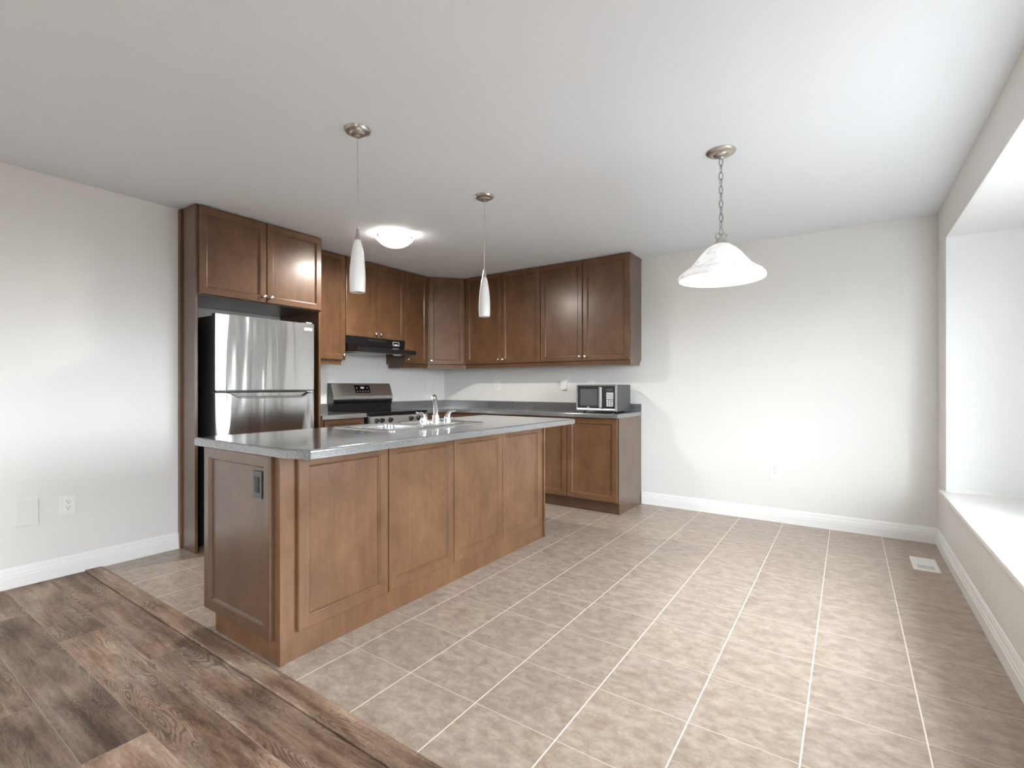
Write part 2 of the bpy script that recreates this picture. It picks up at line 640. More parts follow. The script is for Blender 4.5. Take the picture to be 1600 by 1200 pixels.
# right wall with the bay opening
bm = B()
box(bm, XR, XR + 0.115, BAY_Y1, 0.0, 0.0, H)
box(bm, XR, XR + 0.115, BAY_Y0, BAY_Y1, BAY_Z1, H)
box(bm, XR, XR + 0.115, BAY_Y0, BAY_Y1, 0.0, BAY_Z0 - 0.03)
PDY0, PDY1 = -6.3, -5.3
box(bm, XR, XR + 0.115, PDY1, BAY_Y0, 0.0, H)
box(bm, XR, XR + 0.115, PDY0, PDY1, 2.14, H)
box(bm, XR, XR + 0.115, PDY0, PDY1, 0.0, 0.04)
box(bm, XR, XR + 0.115, YR - 0.1, PDY0, 0.0, H)
struct('wall_right', bm, M['wall'], label='right wall with a wide opening into the window bay', cat='wall')
# bay shell
WY0, WY1, WZ0, WZ1 = -3.08, -1.42, 0.55, 2.04
LN = 0.002     # the bay lining laps the cut edge of the wall
bm = B()
prism(bm, [(XR + 0.001, BAY_Y1 - LN), (BAY_X + 0.1, BAY_Y1 - LN), (BAY_X + 0.1, BAY_Y1 + 0.1), (XR + 0.116, BAY_Y1 + 0.1), (XR + 0.116, BAY_Y1 - 0.0003), (XR + 0.001, BAY_Y1 - 0.0003)], BAY_Z0 - 0.02, BAY_Z1 - LN)
prism(bm, [(XR + 0.001, BAY_Y0 + LN), (XR + 0.001, BAY_Y0 + 0.0003), (XR + 0.116, BAY_Y0 + 0.0003), (XR + 0.116, BAY_Y0 - 0.1), (BAY_X + 0.1, BAY_Y0 - 0.1), (BAY_X + 0.1, BAY_Y0 + LN)], BAY_Z0 - 0.02, BAY_Z1 - LN)
box(bm, XR + 0.001, XR + 0.1155, BAY_Y0 + 0.001, BAY_Y1 - 0.001, BAY_Z1 - LN, BAY_Z1 - 0.0003)
box(bm, XR + 0.1155, BAY_X + 0.1, BAY_Y0, BAY_Y1, BAY_Z1 - LN, BAY_Z1 + 0.1)
box(bm, BAY_X, BAY_X + 0.1, BAY_Y0, BAY_Y1, BAY_Z0 - 0.2, WZ0)
box(bm, BAY_X, BAY_X + 0.1, BAY_Y0, BAY_Y1, WZ1, BAY_Z1)
box(bm, BAY_X, BAY_X + 0.1, BAY_Y0, WY0, WZ0, WZ1)
box(bm, BAY_X, BAY_X + 0.1, WY1, BAY_Y1, WZ0, WZ1)
struct('wall_bay', bm, M['bay'], label='pale side wall, back wall and soffit of the window bay', cat='wall')
# seat board with rounded nosing and end horns
bm = B()
sweep(bm, [(-(BAY_X - XR), 0), (0.022, 0), (0.0265, -0.002), (0.029, -0.006), (0.029, -0.022), (0.0265, -0.026), (0.022, -0.028), (-(BAY_X - XR), -0.028)],
      (XR, BAY_Y0 + 0.001, BAY_Z0), (XR, BAY_Y1 - 0.001, BAY_Z0), (-1, 0, 0))
for ya_, yb_ in ((BAY_Y0 - 0.08, BAY_Y0 + 0.001), (BAY_Y1 - 0.001, BAY_Y1 + 0.075)):      # horns past the opening
    sweep(bm, [(0.0003, 0), (0.022, 0), (0.0265, -0.002), (0.029, -0.006), (0.029, -0.022), (0.0265, -0.026), (0.022, -0.028), (0.0003, -0.028)],
          (XR, ya_, BAY_Z0), (XR, yb_, BAY_Z0), (-1, 0, 0))
sweep(bm, [(0, -0.028), (0.012, -0.028), (0.016, -0.04), (0.008, -0.062), (0.004, -0.075), (0, -0.075)],
      (XR, BAY_Y0 - 0.06, BAY_Z0), (XR, BAY_Y1 + 0.055, BAY_Z0), (-1, 0, 0))
struct('trim_1', bm, M['trim'], True, 'white painted seat board with moulded nosing in the window bay', 'sill')
bm = B()
box(bm, XR + 0.012, BAY_X, BAY_Y1 - 0.014, BAY_Y1 - LN, BAY_Z0, BAY_Z0 + 0.022, 0.003)
struct('trim_2', bm, M['trim'], True, 'thin white trim strip where bay side wall meets seat board', 'trim')


def window(name, label, plane, a0, a1, z0, z1, nsash, axis):
    """axis 'x': window lies in a wall of constant x; 'y': of constant y"""
    def bx(bm, u0, u1, d0, d1, w0, w1, bev=0.003):
        if axis == 'x':
            box(bm, plane + d0, plane + d1, u0, u1, w0, w1, bev)
        else:
            box(bm, u0, u1, plane + d0, plane + d1, w0, w1, bev)
    bm = B()
    fw_ = 0.05
    bx(bm, a0, a1, 0.01, 0.09, z0, z0 + fw_)
    bx(bm, a0, a1, 0.01, 0.09, z1 - fw_, z1)
    bx(bm, a0, a0 + fw_, 0.01, 0.09, z0 + fw_, z1 - fw_)
    bx(bm, a1 - fw_, a1, 0.01, 0.09, z0 + fw_, z1 - fw_)
    step = (a1 - a0) / nsash
    for i in range(1, nsash):
        bx(bm, a0 + i * step - 0.045, a0 + i * step + 0.045, 0.01, 0.09, z0 + fw_, z1 - fw_)
    o = struct(name, bm, M['trim'], True, label, 'window')
    for i in range(nsash):
        bm = B()
        bx(bm, a0 + i * step + 0.045, a0 + (i + 1) * step - 0.045, 0.045, 0.051, z0 + fw_ - 0.005, z1 - fw_ + 0.005, 0)
        obj('pane', bm, M['pane'], o, False)
    return o


window('window_1', 'white framed window of the bay, out to the daylight', BAY_X, WY0, WY1, WZ0, WZ1, 4, 'x')
RWX0, RWX1, RWZ0, RWZ1 = -2.4, -1.7, 0.9, 1.9
bm = B()
box(bm, XL, RWX0, YR - 0.1, YR, 0, H)
box(bm, RWX1, XR, YR - 0.1, YR, 0, H)
box(bm, RWX0, RWX1, YR - 0.1, YR, 0, RWZ0)
box(bm, RWX0, RWX1, YR - 0.1, YR, RWZ1, H)
struct('wall_rear', bm, M['wall'], label='rear wall of the living area with one added window', cat='wall')
window('window_added_rear', 'added white framed window of the rear wall, sized for the daylight', YR - 0.1, RWX0, RWX1, RWZ0, RWZ1, 2, 'y')  # unseen window, its size and place chosen for the daylight it gives
window('window_added_side', 'white framed glass door added behind the viewer to brighten the left wall', XR, PDY0, PDY1, 0.04, 2.14, 1, 'x')  # unseen door, added to brighten the left wall and plank floor

# baseboards: stepped colonial profile
BBP = [(0, 0), (0.016, 0), (0.016, 0.062), (0.0135, 0.066), (0.0135, 0.078), (0.011, 0.083), (0.0085, 0.094),
       (0.0085, 0.100), (0.006, 0.106), (0.0035, 0.115), (0, 0.118)]
bm = B()
sweep(bm, BBP, (XL, YR, 0), (XL, YS - 0.001, 0), (1, 0, 0))
struct('baseboard_left', bm, M['trim'], label='white moulded baseboard along the left wall', cat='baseboard')
bm = B()
sweep(bm, BBP, (-1.698, 0, 0), (XR, 0, 0), (0, -1, 0))
struct('baseboard_back', bm, M['trim'], label='white moulded baseboard along the back wall of the dining nook', cat='baseboard')
bm = B()
sweep(bm, BBP, (XR, YR, 0), (XR, 0, 0), (-1, 0, 0))
struct('baseboard_right', bm, M['trim'], label='white moulded baseboard below the window bay', cat='baseboard')
# transition strip between tile and planks
bm = B()
sweep(bm, [(0, 0.0005), (0.0042, 0.0005), (0.0042, -0.012), (0.0930, -0.012), (0.0930, -0.009), (0.0885, -0.009), (0.0885, 0.004), (0.0865, 0.0065), (0.016, 0.0065), (0.004, 0.004), (0, 0.002)],
      (XL + 0.002, Y_EDGE + 0.004, 0), (XR - 0.002, Y_EDGE + 0.004, 0), (0, -1, 0))
struct('trim_3', bm, M['strip'], label='wood transition strip between beige tile and brown planks', cat='trim')

# ------------------------------------------------------------------ cabinet parts
T = 0.020   # door thickness


def door_bm(w, h, fw=0.056, t=T):
    """five-piece door in its own frame: x along, y up, z out"""
    bm = bmesh.new()
    loops = [(0.0, 0.0), (0.0, t - 0.005), (0.0020, t - 0.0015), (0.0055, t), (fw - 0.0090, t), (fw - 0.0075, t - 0.0035),
             (fw - 0.0040, t - 0.0045), (fw - 0.0030, t - 0.0065), (fw + 0.0030, t - 0.0140)]
    prev = None
    for ins, z in loops:
        ring = [bm.verts.new(p) for p in ((ins, ins, z), (w - ins, ins, z), (w - ins, h - ins, z), (ins, h - ins, z))]
        if prev:
            for i in range(4):
                bm.faces.new((prev[i], prev[(i + 1) % 4], ring[(i + 1) % 4], ring[i]))
        else:
            bm.faces.new(ring[::-1])
        prev = ring
    bm.faces.new(prev)
    bmesh.ops.recalc_face_normals(bm, faces=bm.faces)
    return bm


KNOB = [(0, 0.030), (0.006, 0.0298), (0.0115, 0.0285), (0.0148, 0.0255), (0.0155, 0.022), (0.0145, 0.0185), (0.0105, 0.0160),
        (0.0065, 0.0135), (0.0055, 0.009), (0.0065, 0.004), (0.0090, 0.001), (0.0092, 0.0)]


def front(parent, name, o, u, nrm, w, h, knob=None, fw=0.056, mat='wood'):
    """a door or drawer front placed on a cabinet face; knob = (along, up)"""
    m = frame_matrix(o, u, nrm)
    bm = door_bm(w, h, fw)
    bmesh.ops.transform(bm, matrix=m, verts=bm.verts)
    d = obj(name, bm, M[mat], parent, False)
    if knob:
        kb = B()
        lathe(kb, KNOB, seg=20, mat=m @ Matrix.Translation((knob[0], knob[1], T - 0.0003)))
        obj('knob', kb, M['knob'], d)
    return d


G = 0.0025   # half the gap between doors
NX, NY = (1, 0, 0), (0, -1, 0)
UY, UX = (0, 1, 0), (1, 0, 0)

FX = -3.742       # front of the refrigerator enclosure
Y_P0, Y_P1 = -3.203, -3.184          # left tall panel
Y_Q0, Y_Q1 = -2.238, -2.219          # right tall panel

# tall panels beside the refrigerator
t = thing('refrigerator_end_panel', 'tall dark brown end panel standing left of the refrigerator, floor to ceiling', 'cabinet panel', (XL, Y_P0, 0))
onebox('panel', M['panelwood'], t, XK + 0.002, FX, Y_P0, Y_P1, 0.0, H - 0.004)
bm = B()
prism(bm, [(0.118, 0.0), (H - 0.012, 0.0), (H - 0.012, 0.04), (0.0, 0.04), (0.0, 0.020), (0.090, 0.012)], 0, 0.012, 0,
      Matrix(((0, 1, 0, XL + 0.001), (0, 0, -1, Y_P0 - 0.0001), (1, 0, 0, 0.004), (0, 0, 0, 1))))
obj('scribe_strip', bm, M['wood'], t)
t = thing('refrigerator_side_panel', 'dark brown side panel between the refrigerator and the range counter', 'cabinet panel', (XK, Y_Q0, 0))
onebox('panel', M['wood'], t, XK + 0.002, FX, Y_Q0, Y_Q1, 0.0, 1.803)

# cabinet over the refrigerator
t = thing('wall_cabinet', 'deep two-door brown wall cabinet above the refrigerator', 'cabinet', (XK, -2.7, 1.805), 'wall cabinets')
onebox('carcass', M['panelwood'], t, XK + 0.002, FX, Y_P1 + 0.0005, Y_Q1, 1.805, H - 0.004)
w = (Y_Q1 - (Y_P1 - 0.002)) / 2
y_ = Y_P1 - 0.002
front(t, 'door', (FX, y_ + G, 1.812), UY, NX, w - 2 * G, 0.616, (w - 0.030, 0.045))
front(t, 'door', (FX, y_ + w + G, 1.812), UY, NX, w - 2 * G, 0.616, (0.027, 0.045))

UD = XK + 0.300      # carcass face of kitchen-wall uppers
UB = 1.418           # carcass bottom
TOP = H - 0.004


def rail_profile():
    return [(0, -0.0005), (0.0, -0.045), (-0.004, -0.047), (-0.016, -0.047), (-0.02, -0.0005)]


def light_rail(parent, p0, p1, out):
    bm = B()
    sweep(bm, [(0.002, 0), (0.002, -0.006), (-0.003, -0.010), (-0.003, -0.024), (-0.008, -0.028), (-0.008, -0.047), (-0.022, -0.047), (-0.022, 0)],
          p0, p1, out)
    return obj('light_rail', bm, M['wood'], parent)


# narrow one left of the hood
y0, y1 = Y_Q1 + 0.001, -1.753
t = thing('wall_cabinet', 'tall single-door brown wall cabinet between the refrigerator and the hood', 'cabinet', (XK, y0, UB), 'wall cabinets')
onebox('carcass', M['wood'], t, XK + 0.002, UD, y0, y1, UB, TOP)
front(t, 'door', (UD, y0 + G, UB + 0.003), UY, NX, y1 - y0 - 2 * G, 1.008, (y1 - y0 - 0.030, 0.045))
light_rail(t, (UD, y0, UB), (UD, y1 - 0.035, UB), NX)
# over the hood
y0, y1 = -1.751, -0.976
t = thing('wall_cabinet', 'short two-door brown wall cabinet directly above the range hood', 'cabinet', (XK, y0, 1.664), 'wall cabinets')
onebox('carcass', M['wood'], t, XK + 0.002, UD, y0, y1, 1.664, TOP)
w = (y1 - y0) / 2
front(t, 'door', (UD, y0 + G, 1.661), UY, NX, w - 2 * G, 0.765, (w - 0.030, 0.042))
front(t, 'door', (UD, y0 + w + G, 1.661), UY, NX, w - 2 * G, 0.765, (0.030, 0.042))
# right of the hood
y0, y1 = -0.974, -0.611
t = thing('wall_cabinet', 'narrow single-door brown wall cabinet between the hood and the corner cabinet', 'cabinet', (XK, y0, UB), 'wall cabinets')
onebox('carcass', M['panelwood'], t, XK + 0.002, UD, y0, y1, UB, TOP)
front(t, 'door', (UD, y0 + G, UB + 0.003), UY, NX, y1 - y0 - 2 * G - 0.012, 1.008, (0.028, 0.045))
light_rail(t, (UD, y0, UB), (UD, y1, UB), NX)
bm = B()
sweep(bm, [(0.0, 0), (0.0, -0.047), (-0.012, -0.047), (-0.012, 0)], (XK + 0.03, y0 + 0.012, UB), (UD - 0.02, y0 + 0.012, UB), (0, -1, 0))
obj('rail_return', bm, M['panelwood'], t)
# diagonal corner
A = Vector((UD, -0.6095, 0))
C2 = Vector((-3.7305, -0.300, 0))
t = thing('wall_cabinet', 'single-door brown wall cabinet set diagonally across the kitchen corner', 'cabinet', (XK, 0, UB), 'wall cabinets')
bm = B()
prism(bm, [(XK + 0.002, -0.002), (XK + 0.002, -0.6095), (A.x, A.y), (C2.x, C2.y), (C2.x, -0.002)], UB, TOP, 0.001)
obj('carcass', bm, M['wood'], t)
du = (C2 - A).normalized()
dn = Vector((du.y, -du.x, 0))
dl = (C2 - A).length
st = 0.016
front(t, 'door', tuple(A + du * st + Vector((0, 0, UB + 0.003))), du, dn, dl - 2 * st, 1.008, (0.026, 0.040))
light_rail(t, tuple(A + du * 0.004 + Vector((0, 0, UB))), tuple(C2 - du * 0.004 + Vector((0, 0, UB))), dn)
# back wall pair
XU = [-3.729, -2.688, -1.702]
for i, (lab, fil) in enumerate((('two-door brown wall cabinet on the back wall, next to the corner cabinet', 0.016),
                                ('two-door brown wall cabinet at the open end of the row, above the microwave', 0.0))):
    x0, x1 = XU[i] + 0.0005, XU[i + 1] - 0.0005
    t = thing('wall_cabinet', lab, 'cabinet', (x0, 0, UB), 'wall cabinets')
    onebox('carcass', M['panelwood'] if i else M['wood'], t, x0, x1, -0.300, -0.002, UB, TOP)
    xa = x0 + fil
    w = (x1 - xa) / 2
    front(t, 'door', (xa + G, -0.300, UB + 0.003), UX, NY, w - 2 * G, 1.008, (w - 0.030, 0.042))
    front(t, 'door', (xa + w + G, -0.300, UB + 0.003), UX, NY, w - 2 * G, 1.008, (0.030, 0.042))
    light_rail(t, (x0, -0.300, UB), (x1, -0.300, UB), NY)
    if i:
        bm = B()
        sweep(bm, [(0.0, 0), (0.0, -0.022), (-0.006, -0.026), (-0.006, -0.047), (-0.018, -0.047), (-0.018, 0)], (x1, -0.278, UB), (x1, -0.03, UB), (1, 0, 0))
        obj('rail_return', bm, M['panelwood'], t)

# ------------------------------------------------------------------ base cabinets
CT = 0.914    # counter top
CB = 0.876    # counter underside
BXF = XK + 0.585    # carcass face, kitchen wall
BYF = -0.575        # carcass face, back wall


def base_cab(lab, x0, x1, y0, y1, face, kick=True, end=None):
    t = thing('base_cabinet', lab, 'cabinet', ((x0 + x1) / 2, (y0 + y1) / 2, 0), 'base cabinets')
    onebox('carcass', M[end] if end else M['wood'], t, x0, x1, y0, y1, 0.103, CB - 0.001)
    if face == 'y':
        onebox('toe_kick', M['kick'], t, x0, x1, y0 + 0.018, y1, 0.0, 0.1025)
    else:
        onebox('toe_kick', M['kick'], t, x0, x1 - 0.05, y0, y1, 0.0, 0.1025)
    return t


# left of the range: drawer over door
y0, y1 = Y_Q1 + 0.001, -1.748
t = base_cab('small brown base cabinet with drawer, between the refrigerator and the range', XK + 0.002, BXF, y0, y1, 'x')
front(t, 'drawer', (BXF, y0 + 0.035, 0.705), UY, NX, y1 - y0 - 0.038 - 0.012, 0.162, ((y1 - y0 - 0.05) / 2, 0.08), 0.045)
front(t, 'door', (BXF, y0 + 0.035, 0.112), UY, NX, y1 - y0 - 0.05, 0.588, (0.03, 0.54))
# right of the range, then the corner
y0, y1 = -0.980, -0.600
t = base_cab('narrow brown base cabinet between the range and the kitchen corner', XK + 0.002, BXF, y0, y1, 'x')
front(t, 'drawer', (BXF, y0 + G, 0.705), UY, NX, y1 - y0 - 0.05, 0.162, ((y1 - y0) / 2, 0.08), 0.045)
front(t, 'door', (BXF, y0 + G, 0.112), UY, NX, y1 - y0 - 0.05, 0.588, (0.03, 0.54))
t = base_cab('brown corner base cabinet under the bend of the countertop', XK + 0.002, -3.703, -0.575, -0.002, 'y')
onebox('filler', M['wood'], t, BXF + 0.004, -3.703, -0.590, -0.5755, 0.112, 0.869)
XBs = [-3.699, -3.256, -2.742, -1.704]
t = base_cab('brown base cabinet on the back wall, second from the corner', XBs[0], XBs[1], BYF, -0.002, 'y')
front(t, 'door', (XBs[0] + G, BYF, 0.112), UX, NY, XBs[1] - XBs[0] - 2 * G, 0.757, (0.03, 0.70))
t = base_cab('brown base cabinet on the back wall, left of the one under the microwave', XBs[1] + 0.001, XBs[2], BYF, -0.002, 'y')
front(t, 'door', (XBs[1] + G, BYF, 0.112), UX, NY, XBs[2] - XBs[1] - 2 * G, 0.757, (0.03, 0.70))
# the end one, its side panel runs to the floor
t = thing('base_cabinet', 'two-door brown base cabinet at the end of the counter, under the microwave', 'cabinet', (-2.2, -0.3, 0), 'base cabinets')
x0, x1 = XBs[2] + 0.001, XBs[3]
onebox('carcass', M['wood'], t, x0, x1 - 0.017, BYF, -0.002, 0.103, CB - 0.001)
onebox('toe_kick', M['kick'], t, x0, x1 - 0.017, BYF + 0.020, -0.002, 0.0, 0.1025)
bm = B()
prism(bm, [(-0.002, 0.0), (-0.002, CB - 0.001), (BYF - 0.002, CB - 0.001), (BYF - 0.002, 0.1), (BYF + 0.012, 0.097), (BYF + 0.012, 0.066), (BYF + 0.0165, 0.06), (BYF + 0.0165, 0.0)][::-1], 0, 0.0165, 0,
      Matrix(((0, 0, 1, x1 - 0.0165), (1, 0, 0, 0), (0, 1, 0, 0), (0, 0, 0, 1))))
obj('end_panel', bm, M['panelwood'], t)
w = (x1 - 0.008 - x0) / 2
front(t, 'door', (x0 + G, BYF, 0.112), UX, NY, w - 2 * G, 0.757, None)
front(t, 'door', (x0 + w + G, BYF, 0.112), UX, NY, w - 2 * G, 0.757, None)


def edge_slab(bm, poly, z0, z1, bev=0.010):
    """counter slab with a rounded upper edge"""
    t = bmesh.new()
    lo = [t.verts.new((x, y, z0)) for x, y in poly]
    hi = [t.verts.new((x, y, z1)) for x, y in poly]
    t.faces.new(lo[::-1])
    t.faces.new(hi)
    k = len(poly)
    for i in range(k):
        t.faces.new((lo[i], lo[(i + 1) % k], hi[(i + 1) % k], hi[i]))
    bmesh.ops.recalc_face_normals(t, faces=t.faces)
    ed = [ee for ee in t.edges if all(abs(v_.co.z - z1) < 1e-6 for v_ in ee.verts)]
    bmesh.ops.bevel(t, geom=ed, offset=bev, segments=4, affect='EDGES', profile=0.5)
    merge(bm, t)


CXF = XK + 0.625
t = thing('countertop', 'short dark grey speckled countertop between the refrigerator and the range', 'countertop', (XK, -2.0, CB), 'wall countertops')
bm = B()
edge_slab(bm, [(XK + 0.001, Y_Q1 + 0.001), (CXF, Y_Q1 + 0.001), (CXF, -1.7475), (XK + 0.001, -1.7475)], CB, CT)
obj('slab', bm, M['laminate'], t)
bm = B()
box(bm, XK + 0.001, XK + 0.020, Y_Q1 + 0.001, -1.7475, CT - 0.0005, 0.990, 0.003)
obj('backsplash', bm, M['laminate'], t)
t = thing('countertop', 'long dark grey speckled L-shaped countertop round the kitchen corner, microwave on it', 'countertop', (XK, 0, CB), 'wall countertops')
bm = B()
edge_slab(bm, [(XK + 0.001, -0.981), (CXF, -0.981), (CXF, -0.625), (-1.699, -0.625), (-1.699, -0.001), (XK + 0.001, -0.001)], CB, CT)
obj('slab', bm, M['laminate'], t)
bm = B()
box(bm, XK + 0.001, XK + 0.020, -0.981, -0.0205, CT - 0.0005, 0.990, 0.003)
box(bm, XK + 0.001, -1.700, -0.020, -0.001, CT - 0.0005, 0.990, 0.003)
obj('backsplash', bm, M['laminate'], t)

# ------------------------------------------------------------------ refrigerator
FY0, FY1 = -3.131, -2.366
FD0 = -3.668    # cabinet front
FF = -3.600     # door front
t = thing('refrigerator', 'stainless top-freezer refrigerator with black sides in the wood enclosure', 'refrigerator', (-4.0, -2.75, 0))
onebox('body', M['fridge_side'], t, XK + 0.035, FD0, FY0, FY1, 0.03, 1.660, 0.004)
for yy in (FY0 + 0.08, FY1 - 0.08):
    bm = B()
    lathe(bm, [(0, 0), (0.022, 0), (0.022, 0.012), (0.012, 0.014), (0.012, 0.031), (0, 0.031)], (FD0 - 0.06, yy, 0), 16)
    obj('foot', bm, M['black'], t)
onebox('kick_grille', M['black'], t, FD0 + 0.0005, FD0 + 0.03, FY0 + 0.01, FY1 - 0.01, 0.03, 0.095)


def fridge_door(z0, z1):
    """slightly crowned front with rounded edges, wrapped in steel"""
    bm = B()
    tm = bmesh.new()
    prof = []
    k = 14
    for i in range(k + 1):
        s = i / k
        prof.append((FF - 0.010 * (2 * s - 1) ** 4 - 0.002 * (2 * s - 1) ** 2, FY0 + 0.003 + s * (FY1 - FY0 - 0.006)))
    poly = [(FD0 + 0.008, FY1 - 0.001)] + [(FD0 + 0.008, FY0 + 0.001), (FF - 0.025, FY0 + 0.001)] + prof + [(FF - 0.025, FY1 - 0.001)]
    lo = [tm.verts.new((x, y, z0)) for x, y in poly]
    hi = [tm.verts.new((x, y, z1)) for x, y in poly]
    tm.faces.new(lo)
    tm.faces.new(hi[::-1])
    for i in range(len(poly)):
        j = (i + 1) % len(poly)
        tm.faces.new((lo[i], hi[i], hi[j], lo[j]))
    bmesh.ops.recalc_face_normals(tm, faces=tm.faces)
    ed = [ee for ee in tm.edges if abs(ee.verts[0].co.z - ee.verts[1].co.z) < 1e-6 and ee.verts[0].co.x > FF - 0.02 and ee.verts[1].co.x > FF - 0.02]
    bmesh.ops.bevel(tm, geom=ed, offset=0.004, segments=2, affect='EDGES', profile=0.7)
    merge(bm, tm)
    return bm


def steel_door(name, z0, z1):
    bm = fridge_door(z0, z1)
    o = obj(name, bm, [M['steel_skin'], M['fridge_side']], t)
    for p_ in o.data.polygons:      # only the front skin is steel, the edges are dark
        if p_.normal.x < 0.35:
            p_.material_index = 1
    return o


fz = steel_door('freezer_door', 1.136, 1.672)
fd = steel_door('fridge_door', 0.105, 1.118)
# pocket handle: a scoop cut into the top of the fridge door, with a bright curved lip
zb = 1.118
ya, yb = FY0 + 0.085, FY1 - 0.030
lip = []
for i in range(25):
    q = i / 24
    y = ya + q * (yb - ya)
    ramp_ = min(1.0, q / 0.13, (1 - q) / 0.12)
    lip.append((y, zb - 0.036 * (ramp_ * ramp_ * (3 - 2 * ramp_))))
tm = bmesh.new()
ra, rb = [], []
for y, z in lip:
    ra.append((tm.verts.new((FF + 0.02, y, z)), tm.verts.new((FF + 0.02, y, zb + 0.01))))
    rb.append((tm.verts.new((FF - 0.034, y, min(zb, z + 0.012))), tm.verts.new((FF - 0.034, y, zb + 0.01))))
for i in range(24):
    tm.faces.new((ra[i][0], ra[i + 1][0], ra[i + 1][1], ra[i][1]))
    tm.faces.new((rb[i][0], rb[i][1], rb[i + 1][1], rb[i + 1][0]))
    tm.faces.new((ra[i][0], rb[i][0], rb[i + 1][0], ra[i + 1][0]))
    tm.faces.new((ra[i][1], ra[i + 1][1], rb[i + 1][1], rb[i][1]))
for i in (0, 24):
    tm.faces.new((ra[i][0], ra[i][1], rb[i][1], rb[i][0]))
bmesh.ops.recalc_face_normals(tm, faces=tm.faces)
cme = bpy.data.meshes.new('cut')
bmesh.ops.translate(tm, verts=tm.verts, vec=-t.location)
tm.to_mesh(cme)
tm.free()
cme.materials.append(M['steel_skin'])
cme.materials.append(M['fridge_side'])
cut = bpy.data.objects.new('cut', cme)
COL.objects.link(cut)
cut.parent = t
md_ = fd.modifiers.new('cut', 'BOOLEAN')
md_.operation = 'DIFFERENCE'
md_.solver = 'EXACT'
md_.object = cut
bpy.context.view_layer.update()
newme = bpy.data.meshes.new_from_object(fd.evaluated_get(bpy.context.evaluated_depsgraph_get()))
fd.modifiers.clear()
fd.data = newme
bpy.data.objects.remove(cut)
bm = B()
tube(bm, [(FF + 0.0005, y, z - 0.0015) for y, z in lip], 0.0042, 10)
obj('handle', bm, M['chrome'], fd)
bm = B()
box(bm, FF - 0.030, FF - 0.003, FY0 + 0.006, FY1 - 0.006, 1.1275, 1.1365, 0.002)
obj('freezer_grip', bm, M['gunmetal'], fz)
bm = B()
box(bm, FD0 - 0.05, FF - 0.012, FY1 - 0.075, FY1 - 0.02, 1.6725, 1.684, 0.004)
obj('hinge_cover', bm, M['steel'], t)
bm = B()
box(bm, FD0 + 0.008, FF - 0.02, FY1 - 0.06, FY1 - 0.004, 1.1185, 1.1355, 0.002)
obj('middle_hinge', bm, M['chrome'], t)
bm = B()
bz = 1.613
box(bm, FF - 0.008, FF + 0.0012, -2.463, -2.393, bz, bz + 0.024, 0.0008)
bd = obj('badge', bm, M['badge'], fz)


def text_mesh(name, s, size, m, mat, parent, extrude=0.0004):
    cu = bpy.data.curves.new(name, 'FONT')
    cu.body = s
    cu.size = size
    cu.align_x = 'CENTER'
    cu.align_y = 'CENTER'
    cu.extrude = extrude
    tmp = bpy.data.objects.new(name + '_src', cu)
    COL.objects.link(tmp)
    dg = bpy.context.evaluated_depsgraph_get()
    me = bpy.data.meshes.new_from_object(tmp.evaluated_get(dg))
    bpy.data.objects.remove(tmp)
    bpy.data.curves.remove(cu)
    bm = bmesh.new()
    bm.from_mesh(me)
    bpy.data.meshes.remove(me)
    bmesh.ops.transform(bm, matrix=m, verts=bm.verts)
    return obj(name, bm, mat, parent, False)


text_mesh('badge_lettering', 'FRIGIDAIRE', 0.0108, frame_matrix((FF + 0.0014, -2.428, bz + 0.012), UY, NX), M['ink'], fz)

# ------------------------------------------------------------------ range
RY0, RY1 = -1.744, -0.984
RF = -3.690
t = thing('range', 'freestanding stainless range with black cooktop and sloped backguard under the hood', 'range', (-4.0, -1.365, 0))
onebox('body', M['black'], t, XK + 0.03, RF - 0.02, RY0, RY1, 0.03, 0.895, 0.003)
bm = B()
box(bm, XK + 0.05, RF + 0.008, RY0 - 0.0005, RY1 + 0.0005, 0.8955, 0.918, 0.004)
obj('cooktop', bm, M['glass_black'], t)
bm = B()
prism(bm, [(RF - 0.0195, 0.775), (RF + 0.012, 0.775), (RF + 0.020, 0.79), (RF + 0.004, 0.878), (RF - 0.0195, 0.890)], RY0, RY1, 0.0015,
      Matrix(((1, 0, 0, 0), (0, 0, 1, 0), (0, 1, 0, 0), (0, 0, 0, 1))))
cp = obj('control_panel', bm, M['steel'], t)
sl = Vector((0.088, 0, 0.016)).normalized()
for yk in (RY0 + 0.075, RY0 + 0.140, -1.50, RY1 - 0.245, RY1 - 0.14, RY1 - 0.075):
    bm = B()
    m = Matrix.Translation((RF + 0.0115, yk, 0.838)) @ Vector((0, 0, 1)).rotation_difference(sl).to_matrix().to_4x4()
    lathe(bm, [(0.024, 0.0), (0.024, 0.004), (0.019, 0.006), (0.018, 0.026), (0.016, 0.029), (0, 0.030)], seg=20, mat=m)
    box(bm, -0.004, 0.004, -0.018, 0.018, 0.026, 0.034, 0.001, mat=m)
    obj('knob', bm, M['black'], cp)
bm = B()
box(bm, RF - 0.0195, RF + 0.012, RY0 + 0.002, RY1 - 0.002, 0.215, 0.770, 0.004)
od = obj('oven_door', bm, M['steel'], t)
bm = B()
box(bm, RF + 0.0105, RF + 0.0135, RY0 + 0.10, RY1 - 0.10, 0.33, 0.62, 0.001)
obj('oven_window', bm, M['glass_black'], od)
bm = B()
tube(bm, [(RF + 0.05, RY0 + 0.05, 0.725), (RF + 0.05, RY1 - 0.05, 0.725)], 0.012, 14)
for yk in (RY0 + 0.07, RY1 - 0.07):
    box(bm, RF + 0.0115, RF + 0.05, yk - 0.01, yk + 0.01, 0.716, 0.734, 0.002)
obj('handle', bm, M['steel'], od)
bm = B()
box(bm, RF - 0.0195, RF + 0.010, RY0 + 0.002, RY1 - 0.002, 0.035, 0.210, 0.004)
